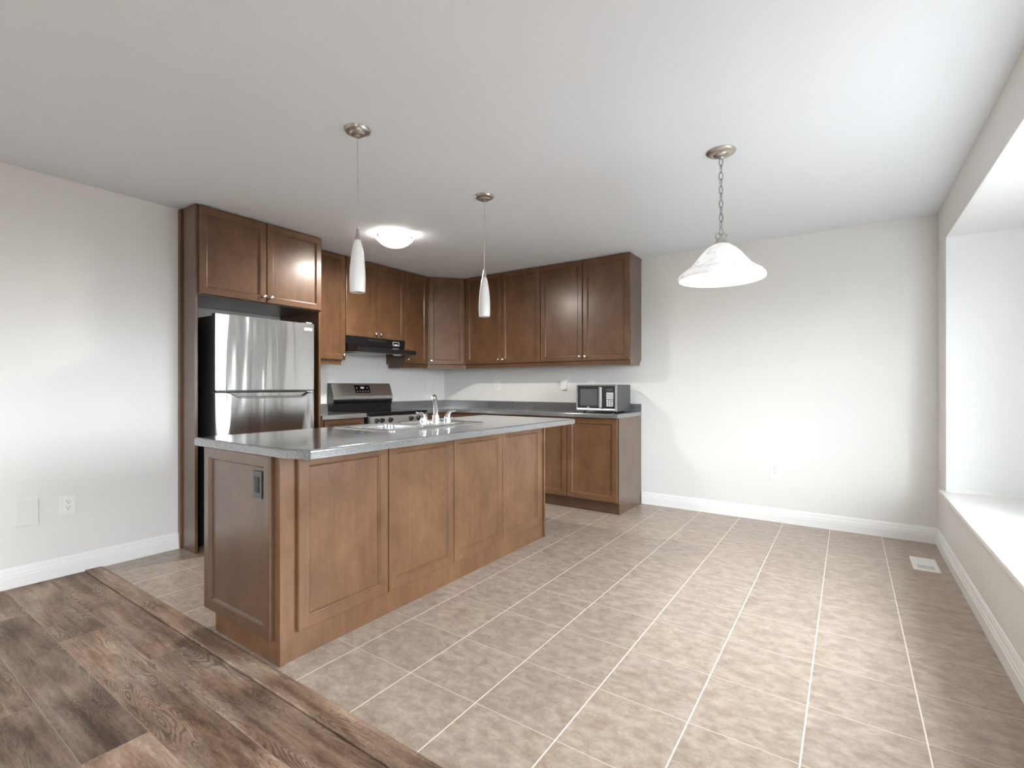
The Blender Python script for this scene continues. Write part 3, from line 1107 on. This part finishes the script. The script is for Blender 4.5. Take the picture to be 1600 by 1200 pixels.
obj('storage_drawer', bm, M['steel'], t)
# backguard: black riser, then the steel console that leans back
bgx = XK + 0.022
swap = Matrix(((1, 0, 0, 0), (0, 0, 1, 0), (0, 1, 0, 0), (0, 0, 0, 1)))
bm = B()
prism(bm, [(bgx, 0.9185), (bgx + 0.085, 0.9185), (bgx + 0.070, 0.985), (bgx + 0.048, 1.008), (bgx + 0.045, 1.040), (bgx, 1.040)], RY0 + 0.006, RY1 - 0.006, 0.003, swap)
obj('riser', bm, M['blackgloss'], t)
bm = B()
prism(bm, [(bgx, 1.022), (bgx + 0.058, 1.022), (bgx + 0.098, 1.030), (bgx + 0.100, 1.062), (bgx + 0.052, 1.192), (bgx + 0.044, 1.197), (bgx, 1.197)], RY0, RY1, 0.003, swap)
con = obj('console', bm, M['steel'], t)
for y_a, y_b in ((RY0 - 0.0015, RY0 + 0.004), (RY1 - 0.004, RY1 + 0.0015)):
    bm = B()
    prism(bm, [(bgx, 0.955), (bgx + 0.075, 0.955), (bgx + 0.092, 1.02), (bgx + 0.094, 1.062), (bgx + 0.046, 1.192), (bgx + 0.04, 1.195), (bgx, 1.195)], y_a, y_b, 0.001, swap)
    obj('end_cap', bm, M['gunmetal'], con)
# touch display on the sloped face
p_lo, p_hi = Vector((bgx + 0.100, 0, 1.062)), Vector((bgx + 0.052, 0, 1.192))
upv = (p_hi - p_lo).normalized()
nv = Vector((upv.z, 0, -upv.x))
md = Matrix((Vector((0, 1, 0)), upv, nv)).transposed().to_4x4()
md.translation = Vector((p_lo.x, -1.378, p_lo.z)) + upv * 0.078
bm = B()
box(bm, -0.098, 0.098, -0.043, 0.043, -0.003, 0.0015, 0.0008, mat=md)
dsp = obj('display', bm, M['glass_black'], con)
bm = B()
box(bm, -0.020, 0.022, 0.006, 0.026, 0.0015, 0.0019, mat=md)
obj('clock_digits', bm, M['print'], dsp)
for xx, yy in ((-0.072, 0.012), (0.066, 0.014), (-0.072, -0.024), (-0.036, -0.024), (0.0, -0.026), (0.036, -0.024), (0.070, -0.022)):
    bm = B()
    box(bm, xx - 0.006, xx + 0.006, yy - 0.003, yy + 0.003, 0.0015, 0.0019, mat=md)
    obj('touch_symbol', bm, M['print'], dsp)

# ------------------------------------------------------------------ range hood
t = thing('range_hood', 'black under-cabinet range hood above the range', 'range hood', (XK, -1.363, 1.49))
HY0, HY1 = -1.746, -0.981
bm = B()
prism(bm, [(XK + 0.002, 1.505), (-3.868, 1.497), (-3.852, 1.503), (-3.850, 1.538), (-3.862, 1.546), (-4.030, 1.585), (-4.030, 1.6635), (XK + 0.002, 1.6635)], HY0, HY1, 0.003, swap)
shell = obj('shell', bm, M['blackgloss'], t)
bm = B()
box(bm, -4.28, -3.99, HY0 + 0.12, HY1 - 0.30, 1.4945, 1.5035, 0.002)
obj('filter', bm, M['filter'], t)
bm = B()
lathe(bm, [(0, -0.010), (0.03, -0.009), (0.045, -0.004), (0.05, 0.0), (0.05, 0.004), (0, 0.004)], (-3.95, -1.16, 1.499), 24)
obj('lamp_lens', bm, M['shade_off'], t)
bm = B()
xs = -4.0285
box(bm, -4.031, -4.0288, HY0 + 0.26, HY0 + 0.50, 1.625, 1.652, 0.001)
obj('vent_slots', bm, M['gap'], t)
bm = B()
y_a, y_b, z_a, z_b = -1.150, -1.060, 1.600, 1.642
for q in ((y_a, y_b, z_a, z_a + 0.005), (y_a, y_b, z_b - 0.005, z_b), (y_a, y_a + 0.005, z_a, z_b), (y_b - 0.005, y_b, z_a, z_b), (y_a + 0.022, y_b - 0.022, z_a + 0.007, z_a + 0.016)):
    box(bm, -4.031, xs, q[0], q[1], q[2], q[3])
obj('switch_label', bm, M['print'], t)

# ------------------------------------------------------------------ microwave
MX0, MX1, MZ0, MZ1 = -2.197, -1.782, 0.928, 1.181
MYF, MYB = -0.455, -0.085
t = thing('microwave', 'small black and silver countertop microwave at the end of the counter', 'microwave', ((MX0 + MX1) / 2, -0.27, CT))
onebox('case', M['mw_case'], t, MX0 + 0.004, MX1 - 0.002, MYF + 0.03, MYB, MZ0, MZ1, 0.004)
for xx in (MX0 + 0.06, MX1 - 0.06):
    for yy in (MYF + 0.07, MYB - 0.05):
        bm = B()
        lathe(bm, [(0, 0), (0.013, 0), (0.015, 0.012), (0, 0.0145)], (xx, yy, CT + 0.0002), 14)
        obj('foot', bm, M['black'], t)
# bright surround with chamfered rim, black face set in
bm = B()
m = frame_matrix((MX0, MYF + 0.030, MZ0), UX, NY)
tm = bmesh.new()
Wm, Hm = MX1 - MX0, MZ1 - MZ0
prev = None
for ins, z, b_ in ((0, 0, 0), (0, 0.024, 0), (0.004, 0.030, 0), (0.011, 0.030, 0.002), (0.015, 0.024, 0.010), (0.0155, 0.021, 0.010)):
    ring = [tm.verts.new(p) for p in ((ins, ins + b_, z), (Wm - ins, ins + b_, z), (Wm - ins, Hm - ins, z), (ins, Hm - ins, z))]
    if prev:
        for i in range(4):
            tm.faces.new((prev[i], prev[(i + 1) % 4], ring[(i + 1) % 4], ring[i]))
    else:
        tm.faces.new(ring[::-1])
    prev = ring
tm.faces.new(prev)
bmesh.ops.transform(tm, matrix=m, verts=tm.verts)
merge(bm, tm)
obj('surround', bm, M['silver_trim'], t)
bm = B()
box(bm, 0.016, 0.300, 0.026, Hm - 0.016, 0.0205, 0.025, 0.001, mat=m)
mdoor = obj('door', bm, M['glass_black'], t)
bm = B()
box(bm, 0.044, 0.228, 0.052, Hm - 0.042, 0.0248, 0.0256, 0.0003, mat=m)
obj('window', bm, M['mw_window'], mdoor)
bm = B()
box(bm, 0.246, 0.272, 0.034, Hm - 0.022, 0.030, 0.044, 0.004, 3, mat=m)
for zz in (0.055, Hm - 0.045):
    box(bm, 0.252, 0.266, zz - 0.008, zz + 0.008, 0.024, 0.034, 0.001, mat=m)
obj('handle', bm, M['steel'], mdoor)
bm = B()
tube(bm, [m @ Vector(p) for p in ((0.116, 0.034, 0.0254), (0.123, 0.039, 0.0254), (0.130, 0.035, 0.0254), (0.137, 0.040, 0.0254), (0.143, 0.037, 0.0254))], [0.0016, 0.0032, 0.0036, 0.003, 0.001], 8)
obj('logo', bm, M['print'], mdoor)
bm = B()
box(bm, 0.302, Wm - 0.0165, 0.026, Hm - 0.016, 0.0205, 0.025, 0.001, mat=m)
ctl = obj('control_panel', bm, M['glass_black'], t)
bm = B()
box(bm, 0.318, 0.382, Hm - 0.062, Hm - 0.034, 0.0248, 0.0253, mat=m)
obj('display', bm, M['mw_case'], ctl)
for r_ in range(4):
    bm = B()
    zt = Hm - 0.076 - r_ * 0.0165
    box(bm, 0.316, 0.386, zt - 0.0105, zt, 0.0248, 0.0262, 0.0004, mat=m)
    obj('button', bm, M['print'], ctl)
for r_ in range(4):
    for c_ in range(3):
        bm = B()
        zt = Hm - 0.144 - r_ * 0.0165
        xx = 0.318 + c_ * 0.0235
        box(bm, xx, xx + 0.018, zt - 0.0115, zt, 0.0248, 0.0262, 0.002, mat=m)
        obj('button', bm, M['print'], ctl)

# ------------------------------------------------------------------ island
IX0, IX1 = -2.560, -1.945     # carcass
IY0, IY1 = -3.635, -1.500
t = thing('kitchen_island', 'brown wood kitchen island with four panels along its long side', 'kitchen island', ((IX0 + IX1) / 2, -2.57, 0))
bm = B()      # carcass hollowed under the sink: four walls and a floor
box(bm, IX0, IX1 - 0.018, IY0 + 0.001, IY0 + 0.018, 0.100, CB - 0.001)
box(bm, IX0, IX1 - 0.018, IY1 - 0.018, IY1, 0.100, CB - 0.001)
box(bm, IX0, IX0 + 0.018, IY0 + 0.018, IY1 - 0.018, 0.100, CB - 0.001)
box(bm, IX0, IX1 - 0.018, IY0 + 0.018, IY1 - 0.018, 0.100, 0.118)
obj('carcass', bm, M['wood'], t)
onebox('long_side', M['wood'], t, IX1 - 0.0175, IX1, IY0, IY1 + 0.012, 0.0, CB - 0.001, 0.001)
onebox('toe_kick', M['wood'], t, IX0 + 0.072, IX1 - 0.018, IY0, IY1, 0.0, 0.0998, 0.001)
ys = [-3.562, -3.063, -2.562, -2.066, -1.556]
for a_, b_ in zip(ys, ys[1:]):
    front(t, 'side_panel', (IX1 + 0.0002, a_ + G, 0.117), UY, NX, b_ - a_ - 2 * G, 0.757, None, 0.060)
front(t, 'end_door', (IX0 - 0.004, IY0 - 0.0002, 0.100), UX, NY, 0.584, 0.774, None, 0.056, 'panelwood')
bm = B()
box(bm, IX1 + 0.0003, IX1 + 0.008, IY0, IY0 + 0.022, 0.0, CB - 0.001, 0.001)
obj('corner_stile', bm, M['wood'], t)
bm = B()
box(bm, IX1 + 0.0003, IX1 + 0.010, IY1 - 0.010, IY1 + 0.012, 0.0, CB - 0.001, 0.001)
obj('end_stile', bm, M['wood'], t)
wd = (IY1 - IY0 - 0.02) / 4
for i in range(4):    # working side, facing the range
    front(t, 'door', (IX0, IY1 - 0.01 - i * wd - G, 0.112), (0, -1, 0), (-1, 0, 0), wd - 2 * G, 0.757, (0.03 if i % 2 else wd - 0.03, 0.70))

# countertop with the sink hole
SX0, SX1, SY0, SY1 = -2.575, -2.060, -2.927, -2.086
KX0, KX1, KY0, KY1 = -2.632, -1.742, -3.668, -1.366
bm = B()
outer = [(KX0, KY0), (-1.852, KY0), (KX1, -3.622), (KX1, KY1), (KX0, KY1)]
hx0, hx1, hy0, hy1 = SX0 + 0.012, SX1 - 0.012, SY0 + 0.012, SY1 - 0.012
tm = bmesh.new()
BEV = [(0.0, CB), (0.0, CT - 0.010), (0.0010, CT - 0.0055), (0.0035, CT - 0.002), (0.008, CT)]


def inset(poly, d):
    res = []
    k = len(poly)
    for i in range(k):
        p0, p1, p2 = Vector(poly[i - 1]), Vector(poly[i]), Vector(poly[(i + 1) % k])
        e1, e2 = (p1 - p0).normalized(), (p2 - p1).normalized()
        n1, n2 = Vector((-e1.y, e1.x)), Vector((-e2.y, e2.x))
        bis = (n1 + n2).normalized()
        res.append(p1 + bis * (d / max(0.2, bis.dot(n1))))
    return res


prev = None
rings = []
for d, z in BEV:
    ring = [tm.verts.new((p.x, p.y, z)) for p in inset(outer, d)]
    if prev:
        for i in range(5):
            tm.faces.new((prev[i], prev[(i + 1) % 5], ring[(i + 1) % 5], ring[i]))
    rings.append(ring)
    prev = ring


def hole(z):
    return [tm.verts.new(p + (z,)) for p in ((hx0, hy0), (hx1, hy0), (hx1, hy1), (hx0, hy1))]


ht, hb = hole(CT), hole(CB)
for R_, Hh in ((rings[-1], ht), (rings[0], hb)):
    tm.faces.new((R_[0], R_[1], Hh[1], Hh[0]))
    tm.faces.new((R_[1], R_[2], Hh[1]))
    tm.faces.new((R_[2], R_[3], Hh[2], Hh[1]))
    tm.faces.new((R_[3], R_[4], Hh[3], Hh[2]))
    tm.faces.new((R_[4], R_[0], Hh[0], Hh[3]))
for i in range(4):
    tm.faces.new((ht[i], ht[(i + 1) % 4], hb[(i + 1) % 4], hb[i]))
merge(bm, tm)
tag(obj('countertop', bm, M['laminate']), 'grey speckled countertop with clipped corner on top of the island', 'countertop')

# ------------------------------------------------------------------ sink
t = thing('sink', 'stainless double-bowl drop-in sink set in the island countertop', 'sink', ((SX0 + SX1) / 2, (SY0 + SY1) / 2, CT))
bowls = [(SX0 + 0.040, SX1 - 0.115, SY0 + 0.040, -2.520), (SX0 + 0.040, SX1 - 0.115, -2.480, SY1 - 0.040)]


def rrect(x0, x1, y0, y1, r, z, k=5):
    out = []
    for cx, cy, a0 in ((x1 - r, y1 - r, 0), (x0 + r, y1 - r, 90), (x0 + r, y0 + r, 180), (x1 - r, y0 + r, 270)):
        for i in range(k + 1):
            a_ = math.radians(a0 + 90 * i / k)
            out.append(Vector((cx + r * math.cos(a_), cy + r * math.sin(a_), z)))
    return out


bm = B()
tm = bmesh.new()
zr = CT + 0.0045
# deck: fill between outer rim and bowl mouths
prev = None
for d, z in ((0.0, CT + 0.0003), (0.0, CT + 0.003), (0.004, CT + 0.006), (0.010, CT + 0.0065), (0.016, zr)):
    ring = [tm.verts.new(p) for p in rrect(SX0 + d, SX1 - d, SY0 + d, SY1 - d, 0.03 - d, z)]
    if prev:
        for i in range(len(ring)):
            tm.faces.new((prev[i], prev[(i + 1) % len(ring)], ring[(i + 1) % len(ring)], ring[i]))
    prev = ring
edges = []
for i in range(len(prev)):
    edges.append(tm.edges.get((prev[i], prev[(i + 1) % len(prev)])))
mouths = []
for (x0, x1, y0, y1) in bowls:
    ring = [tm.verts.new(p) for p in rrect(x0, x1, y0, y1, 0.055, zr)]
    mouths.append(ring)
    for i in range(len(ring)):
        edges.append(tm.edges.new((ring[i], ring[(i + 1) % len(ring)])))
bmesh.ops.triangle_fill(tm, use_beauty=True, use_dissolve=False, edges=edges)
merge(bm, tm)
rim = obj('rim', bm, M['sink'], t)
for (x0, x1, y0, y1) in bowls:
    bm = B()
    tm = bmesh.new()
    prev = None
    for d, z in ((0.0, zr + 0.0002), (0.003, zr - 0.003), (0.006, zr - 0.012), (0.010, zr - 0.140), (0.020, zr - 0.165), (0.045, zr - 0.172)):
        ring = [tm.verts.new(p) for p in rrect(x0 + d, x1 - d, y0 + d, y1 - d, 0.055, z)]
        if prev:
            for i in range(len(ring)):
                tm.faces.new((prev[i], ring[i], ring[(i + 1) % len(ring)], prev[(i + 1) % len(ring)]))
        prev = ring
    tm.faces.new(prev)
    me = bpy.data.meshes.new('tmp')
    tm.to_mesh(me)
    tm.free()
    bm.from_mesh(me)
    bpy.data.meshes.remove(me)
    o = obj('bowl', bm, M['sink'], t)
    bm = B()
    lathe(bm, [(0, 0.001), (0.030, 0.001), (0.036, 0.003), (0.042, 0.003), (0.043, 0.0)], ((x0 + x1) / 2, (y0 + y1) / 2, zr - 0.1718), 24)
    obj('drain', bm, M['chrome'], o)

# ------------------------------------------------------------------ faucet
FXc, FYc = -2.125, -2.507
zt = zr + 0.0004
t = thing('faucet', 'chrome two-handle faucet on the rear deck of the island sink', 'faucet', (FXc, FYc, zt))
bm = B()
box(bm, FXc - 0.028, FXc + 0.028, FYc - 0.145, FYc + 0.145, zt, zt + 0.014, 0.006, 3)
obj('deck_plate', bm, M['chrome'], t)
bm = B()
lathe(bm, [(0.026, 0), (0.026, 0.010), (0.0225, 0.016), (0.0215, 0.050), (0.019, 0.056), (0.0150, 0.058), (0, 0.058)], (FXc, FYc, zt + 0.013), 24)
obj('spout_base', bm, M['chrome'], t)
bm = B()
sp = Vector((-0.135, 0.126, 0))
pts = []
rad = []
for i in range(15):
    s = i / 14
    pts.append(Vector((FXc, FYc, zt + 0.065)) + sp * (s ** 1.7) + Vector((0, 0, 0.112 * math.sin(s * PI * 0.56))))
    rad.append(0.0150 - 0.0015 * s)
tube(bm, pts, rad, 16)
d_ = (pts[-1] - pts[-2]).normalized()
tube(bm, [pts[-1] - d_ * 0.004, pts[-1] + d_ * 0.016], 0.0165, 16)
obj('spout', bm, M['chrome'], t)
for sg in (-1, 1):
    yh = FYc + sg * 0.107
    bm = B()
    lathe(bm, [(0.024, 0), (0.0245, 0.010), (0.022, 0.016), (0.0205, 0.034), (0, 0.036)], (FXc, yh, zt + 0.013), 24)
    tube(bm, [(FXc, yh, zt + 0.040), (FXc, yh + sg * 0.002, zt + 0.058), (FXc + 0.002, yh + sg * 0.010, zt + 0.073), (FXc + 0.004, yh + sg * 0.026, zt + 0.083),
              (FXc + 0.006, yh + sg * 0.045, zt + 0.083), (FXc + 0.007, yh + sg * 0.062, zt + 0.085), (FXc + 0.007, yh + sg * 0.070, zt + 0.090)],
         [0.0205, 0.0185, 0.0155, 0.0105, 0.0080, 0.0075, 0.005], 14)
    obj('handle', bm, M['chrome'], t)

# ------------------------------------------------------------------ outlets
def outlet(name, label, o, u, nrm, plate='plastic', body='plastic', deep=False, decora=False, group=None):
    t = thing(name, label, 'outlet', o, group)
    m = frame_matrix(o, u, nrm)
    bm = B()
    box(bm, -0.036, 0.036, -0.0585, 0.0585, 0.0002, 0.0055, 0.002, mat=m)
    obj('plate', bm, M[plate], t)
    if deep:
        bm = B()
        box(bm, -0.030, 0.030, -0.052, 0.050, 0.0056, 0.030, 0.004, mat=m)
        obj('cover', bm, M[body], t)
        return t
    if decora:
        bm = B()
        box(bm, -0.017, 0.017, -0.034, 0.034, 0.005, 0.0075, 0.001, mat=m)
        obj('insert', bm, M[body], t)
    zz = 0.0072 if not decora else 0.0080
    for s in (-1, 1):
        c_ = s * 0.0195
        bm = B()
        box(bm, -0.0165 + 0.002 * decora, 0.0165 - 0.002 * decora, c_ - 0.0135, c_ + 0.0135, 0.005, zz, 0.001, mat=m)
        rc = obj('receptacle', bm, M[body], t)
        for x0_, x1_, z0_, z1_ in ((-0.0085, -0.0062, -0.001, 0.008), (0.0062, 0.0082, -0.001, 0.007), (-0.0025, 0.0025, -0.009, -0.0045)):
            bm = B()
            box(bm, x0_, x1_, c_ + z0_, c_ + z1_, zz - 0.001, zz + 0.0003, mat=m)
            obj('slot', bm, M['slot'], rc)
    return t


outlet('wall_outlet', 'white duplex outlet low on the left wall, right of the blank plate', (XL, -3.818, 0.432), UY, NX, decora=True, group='white outlets')
outlet('wall_outlet', 'white duplex outlet low on the back wall of the dining nook', (-0.525, 0, 0.438), UX, NY, group='white outlets')
outlet('wall_outlet', 'white outlet above the counter near the kitchen corner on the back wall', (-3.480, 0, 1.180), UX, NY, group='white outlets')
outlet('wall_outlet', 'white outlet with a deep cover, left of the microwave above the counter', (-2.572, 0, 1.180), UX, NY, deep=True, group='white outlets')
outlet('wall_outlet', 'white outlet mostly hidden behind the top of the microwave', (-2.244, 0, 1.173), UX, NY, group='white outlets')
outlet('wall_outlet', 'white outlet on the kitchen wall right of the range', (XK, -0.288, 1.185), UY, NX, group='white outlets')
outlet('island_outlet', 'dark metal outlet plate on the end door of the island', (-2.090, IY0 - 0.0087, 0.742), UX, NY, 'gunmetal', 'black', decora=True)
bm = B()
m = frame_matrix((XL, -4.001, 0.419), UY, NX)
box(bm, -0.048, 0.048, -0.070, 0.070, 0.0002, 0.009, 0.0015, mat=m)
pl_ = thing('blank_wall_plate', 'square blank white cover plate low on the left wall', 'wall plate', (XL, -4.001, 0.419))
obj('plate', bm, M['wall'], pl_)

# ------------------------------------------------------------------ floor register
t = thing('floor_register', 'white metal floor vent in the tile near the right wall', 'floor vent', (0.413, -0.597, 0))
bm = B()
rx0, rx1, ry0, ry1 = 0.343, 0.480, -0.740, -0.457
tm = bmesh.new()
prev = None
for d, z in ((0.0, 0.0003), (0.003, 0.0045), (0.010, 0.0060), (0.014, 0.0060)):
    ring = [tm.verts.new(p + (z,)) for p in ((rx0 + d, ry0 + d), (rx1 - d, ry0 + d), (rx1 - d, ry1 - d), (rx0 + d, ry1 - d))]
    if prev:
        for i in range(4):
            tm.faces.new((prev[i], prev[(i + 1) % 4], ring[(i + 1) % 4], ring[i]))
    prev = ring
tm.faces.new(prev)
merge(bm, tm)
obj('plate', bm, M['plastic'], t)
bm = B()
for blk in ((-0.725, -0.640),):
    for i in range(9):
        x_ = rx0 + 0.026 + i * 0.0098
        box(bm, x_, x_ + 0.004, blk[0] + 0.01, blk[1], 0.0058, 0.0062)
obj('louvre_slots', bm, plain('register_slot', srgb(150, 148, 142), 0.6), t)

# ------------------------------------------------------------------ island pendants
def pendant(loc, label, zb):
    t = thing('pendant_light', label, 'pendant light', loc, 'island pendants')
    x, y = loc[0], loc[1]
    bm = B()
    lathe(bm, [(0, -0.036), (0.008, -0.036), (0.012, -0.031), (0.030, -0.029), (0.036, -0.025), (0.040, -0.020), (0.058, -0.014), (0.064, -0.006), (0.065, -0.0003), (0, -0.0003)],
          (x, y, H), 40)
    obj('canopy', bm, M['nickel'], t)
    bm = B()
    tube(bm, [(x, y, H - 0.035), (x + 0.0015, y, H - 0.2), (x, y, zb + 0.31)], 0.0022, 8)
    obj('cord', bm, plain('clear_cord', (0.55, 0.53, 0.48, 1), 0.3), t)
    bm = B()
    lathe(bm, [(0, 0.318), (0.004, 0.318), (0.0065, 0.310), (0.015, 0.262), (0.0152, 0.258), (0, 0.258)], (x, y, zb), 24)
    obj('socket_cap', bm, M['nickel'], t)
    bm = B()
    prof = [(0.0145, 0.262), (0.021, 0.240), (0.0275, 0.205), (0.0330, 0.165), (0.0370, 0.120), (0.0388, 0.080), (0.0388, 0.050), (0.0378, 0.020), (0.0368, 0.0)]
    inner = [(r - 0.003, z + 0.001) for r, z in reversed(prof)]
    lathe(bm, prof + inner, (x, y, zb), 32, closed=True)
    obj('glass_shade', bm, M['shade_off'], t)
    bm = B()
    lathe(bm, [(0, 0.135), (0.012, 0.140), (0.018, 0.165), (0.013, 0.200), (0.011, 0.256), (0, 0.256)], (x, y, zb), 20)
    obj('bulb', bm, M['plastic'], t)
    return t


pendant((-2.014, -3.187, H), 'slim white glass pendant over the near end of the island, by the refrigerator', 1.631)
pendant((-2.012, -2.158, H), 'slim white glass pendant over the far half of the island, past the sink', 1.631)

# ------------------------------------------------------------------ flush dish light
dx, dy = -3.137, -1.932
t = thing('flush_ceiling_light', 'lit white glass dish light flush on the ceiling above the range aisle', 'ceiling light', (dx, dy, H))
bm = B()
lathe(bm, [(0, -0.0003), (0.095, -0.0003), (0.097, -0.006), (0.088, -0.024), (0, -0.026)], (dx, dy, H), 48)
obj('base_pan', bm, M['trim'], t)
bm = B()
prof = [(0.155, -0.034), (0.153, -0.044), (0.140, -0.058), (0.118, -0.078), (0.088, -0.096), (0.052, -0.108), (0.02, -0.113), (0, -0.1135)]
lathe(bm, prof, (dx, dy, H), 48)
obj('glass_dish', bm, M['dish_lit'], t)
for a_ in (20, 140, 260):
    bm = B()
    aa = math.radians(a_)
    m = Matrix.Translation((dx + 0.150 * math.cos(aa), dy + 0.150 * math.sin(aa), H - 0.030)) @ Matrix.Rotation(aa, 4, 'Z')
    box(bm, -0.055, 0.008, -0.009, 0.009, 0.004, 0.008, 0.001, mat=m)
    box(bm, 0.002, 0.008, -0.009, 0.009, -0.020, 0.006, 0.001, mat=m)
    obj('clip', bm, M['nickel'], t)
l = bpy.data.lights.new('dish_lamp', 'AREA')
l.shape = 'DISK'
l.size = 0.22
l.energy = 27
l.color = (1.0, 0.95, 0.88)
lo_ = bpy.data.objects.new('dish_lamp', l)
COL.objects.link(lo_)
lo_.location = (dx, dy, H - 0.118)
for sg in (-1, 1):      # the two bulbs inside; their light leaves round the rim
    l = bpy.data.lights.new('dish_bulb', 'POINT')
    l.energy = 0.9
    l.color = (1.0, 0.95, 0.88)
    l.shadow_soft_size = 0.006
    lo_ = bpy.data.objects.new('dish_bulb', l)
    COL.objects.link(lo_)
    lo_.location = (dx + sg * 0.824 * 0.120, dy + sg * 0.566 * 0.120, H - 0.032)

# ------------------------------------------------------------------ dining pendant on a chain
bx_, by_ = -0.571, -1.922
t = thing('chain_pendant', 'lit alabaster glass bell pendant hanging on a nickel chain in the dining nook', 'pendant light', (bx_, by_, H))
bm = B()
lathe(bm, [(0, -0.040), (0.010, -0.040), (0.014, -0.034), (0.032, -0.028), (0.040, -0.020), (0.060, -0.016), (0.070, -0.010), (0.076, -0.004), (0.076, -0.0003), (0, -0.0003)],
      (bx_, by_, H), 48)
obj('canopy', bm, M['nickel'], t)
z_top = H - 0.038
z_bot = 1.985
n_l = 11
pitch_ = (z_top - z_bot) / n_l
bm = B()
for i in range(n_l):
    zc = z_top - (i + 0.5) * pitch_
    pts = []
    for q in range(20):
        a_ = 2 * PI * q / 20
        hx, hz = 0.0105 * math.cos(a_), (pitch_ * 0.5 + 0.0035) * math.sin(a_)
        pts.append((bx_ + (hx * 0.75 if i % 2 == 0 else hx * 0.55), by_ + (hx * 0.55 if i % 2 == 0 else -hx * 0.75), zc + hz))
    tube(bm, pts, 0.0021, 8, True)
obj('chain', bm, M['dark_nickel'], t)
bm = B()
pts = []
for i in range(50):
    s = i / 49
    pts.append((bx_ + 0.006 * math.sin(s * 19) - 0.006 * math.sin(s * 6), by_ + 0.005 * math.cos(s * 17), z_top - s * (z_top - 1.975)))
tube(bm, pts, 0.0013, 6)
# slack loop of cord beside the holder
pts = []
for i in range(40):
    s = i / 39
    pts.append((bx_ + 0.018 + 0.034 * s + 0.013 * math.cos(s * 6 * PI), by_ + 0.02 * s + 0.01 * math.sin(s * 6 * PI), 1.985 - 0.045 * s + 0.012 * math.sin(s * 6 * PI)))
tube(bm, pts, 0.0016, 6)
obj('cord', bm, plain('clear_lamp_cord', (0.62, 0.60, 0.56, 1), 0.3), t)
for sg in (-1, 1):
    bm = B()
    pts = []
    for i in range(24):
        a_ = -PI * 0.5 + i / 23 * PI * 1.45
        r_ = 0.019 - 0.006 * i / 23
        pts.append((bx_ + sg * (0.013 + r_ * math.cos(a_)) * 0.83, by_ + sg * (0.013 + r_ * math.cos(a_)) * 0.56, 1.962 + 0.020 + r_ * math.sin(a_)))
    tube(bm, pts, 0.0026, 8)
    obj('scroll', bm, M['dark_nickel'], t)
bm = B()
lathe(bm, [(0, 1.972), (0.012, 1.972), (0.022, 1.965), (0.029, 1.950), (0.030, 1.936), (0, 1.936)], (bx_, by_, 0), 32)
obj('holder', bm, M['nickel'], t)
bm = B()
prof = [(0.028, 1.938), (0.048, 1.930), (0.075, 1.912), (0.105, 1.880), (0.132, 1.845), (0.158, 1.815), (0.186, 1.795), (0.208, 1.780), (0.2205, 1.765), (0.222, 1.752), (0.218, 1.744)]
inner = [(r - 0.004, z - 0.002 if i else z) for i, (r, z) in enumerate(reversed(prof))]
lathe(bm, prof + inner, (bx_, by_, 0), 56, closed=True)
obj('glass_shade', bm, M['alabaster'], t)
bm = B()
lathe(bm, [(0, 1.790), (0.016, 1.794), (0.028, 1.808), (0.031, 1.826), (0.024, 1.848), (0.014, 1.866), (0.013, 1.934), (0, 1.934)], (bx_, by_, 0), 24)
obj('bulb', bm, M['bulb'], t)
l = bpy.data.lights.new('chain_pendant_lamp', 'POINT')
l.energy = 1.6
l.color = (1.0, 0.94, 0.86)
l.shadow_soft_size = 0.04
lo_ = bpy.data.objects.new('chain_pendant_lamp', l)
COL.objects.link(lo_)
lo_.location = (bx_, by_, 1.765)
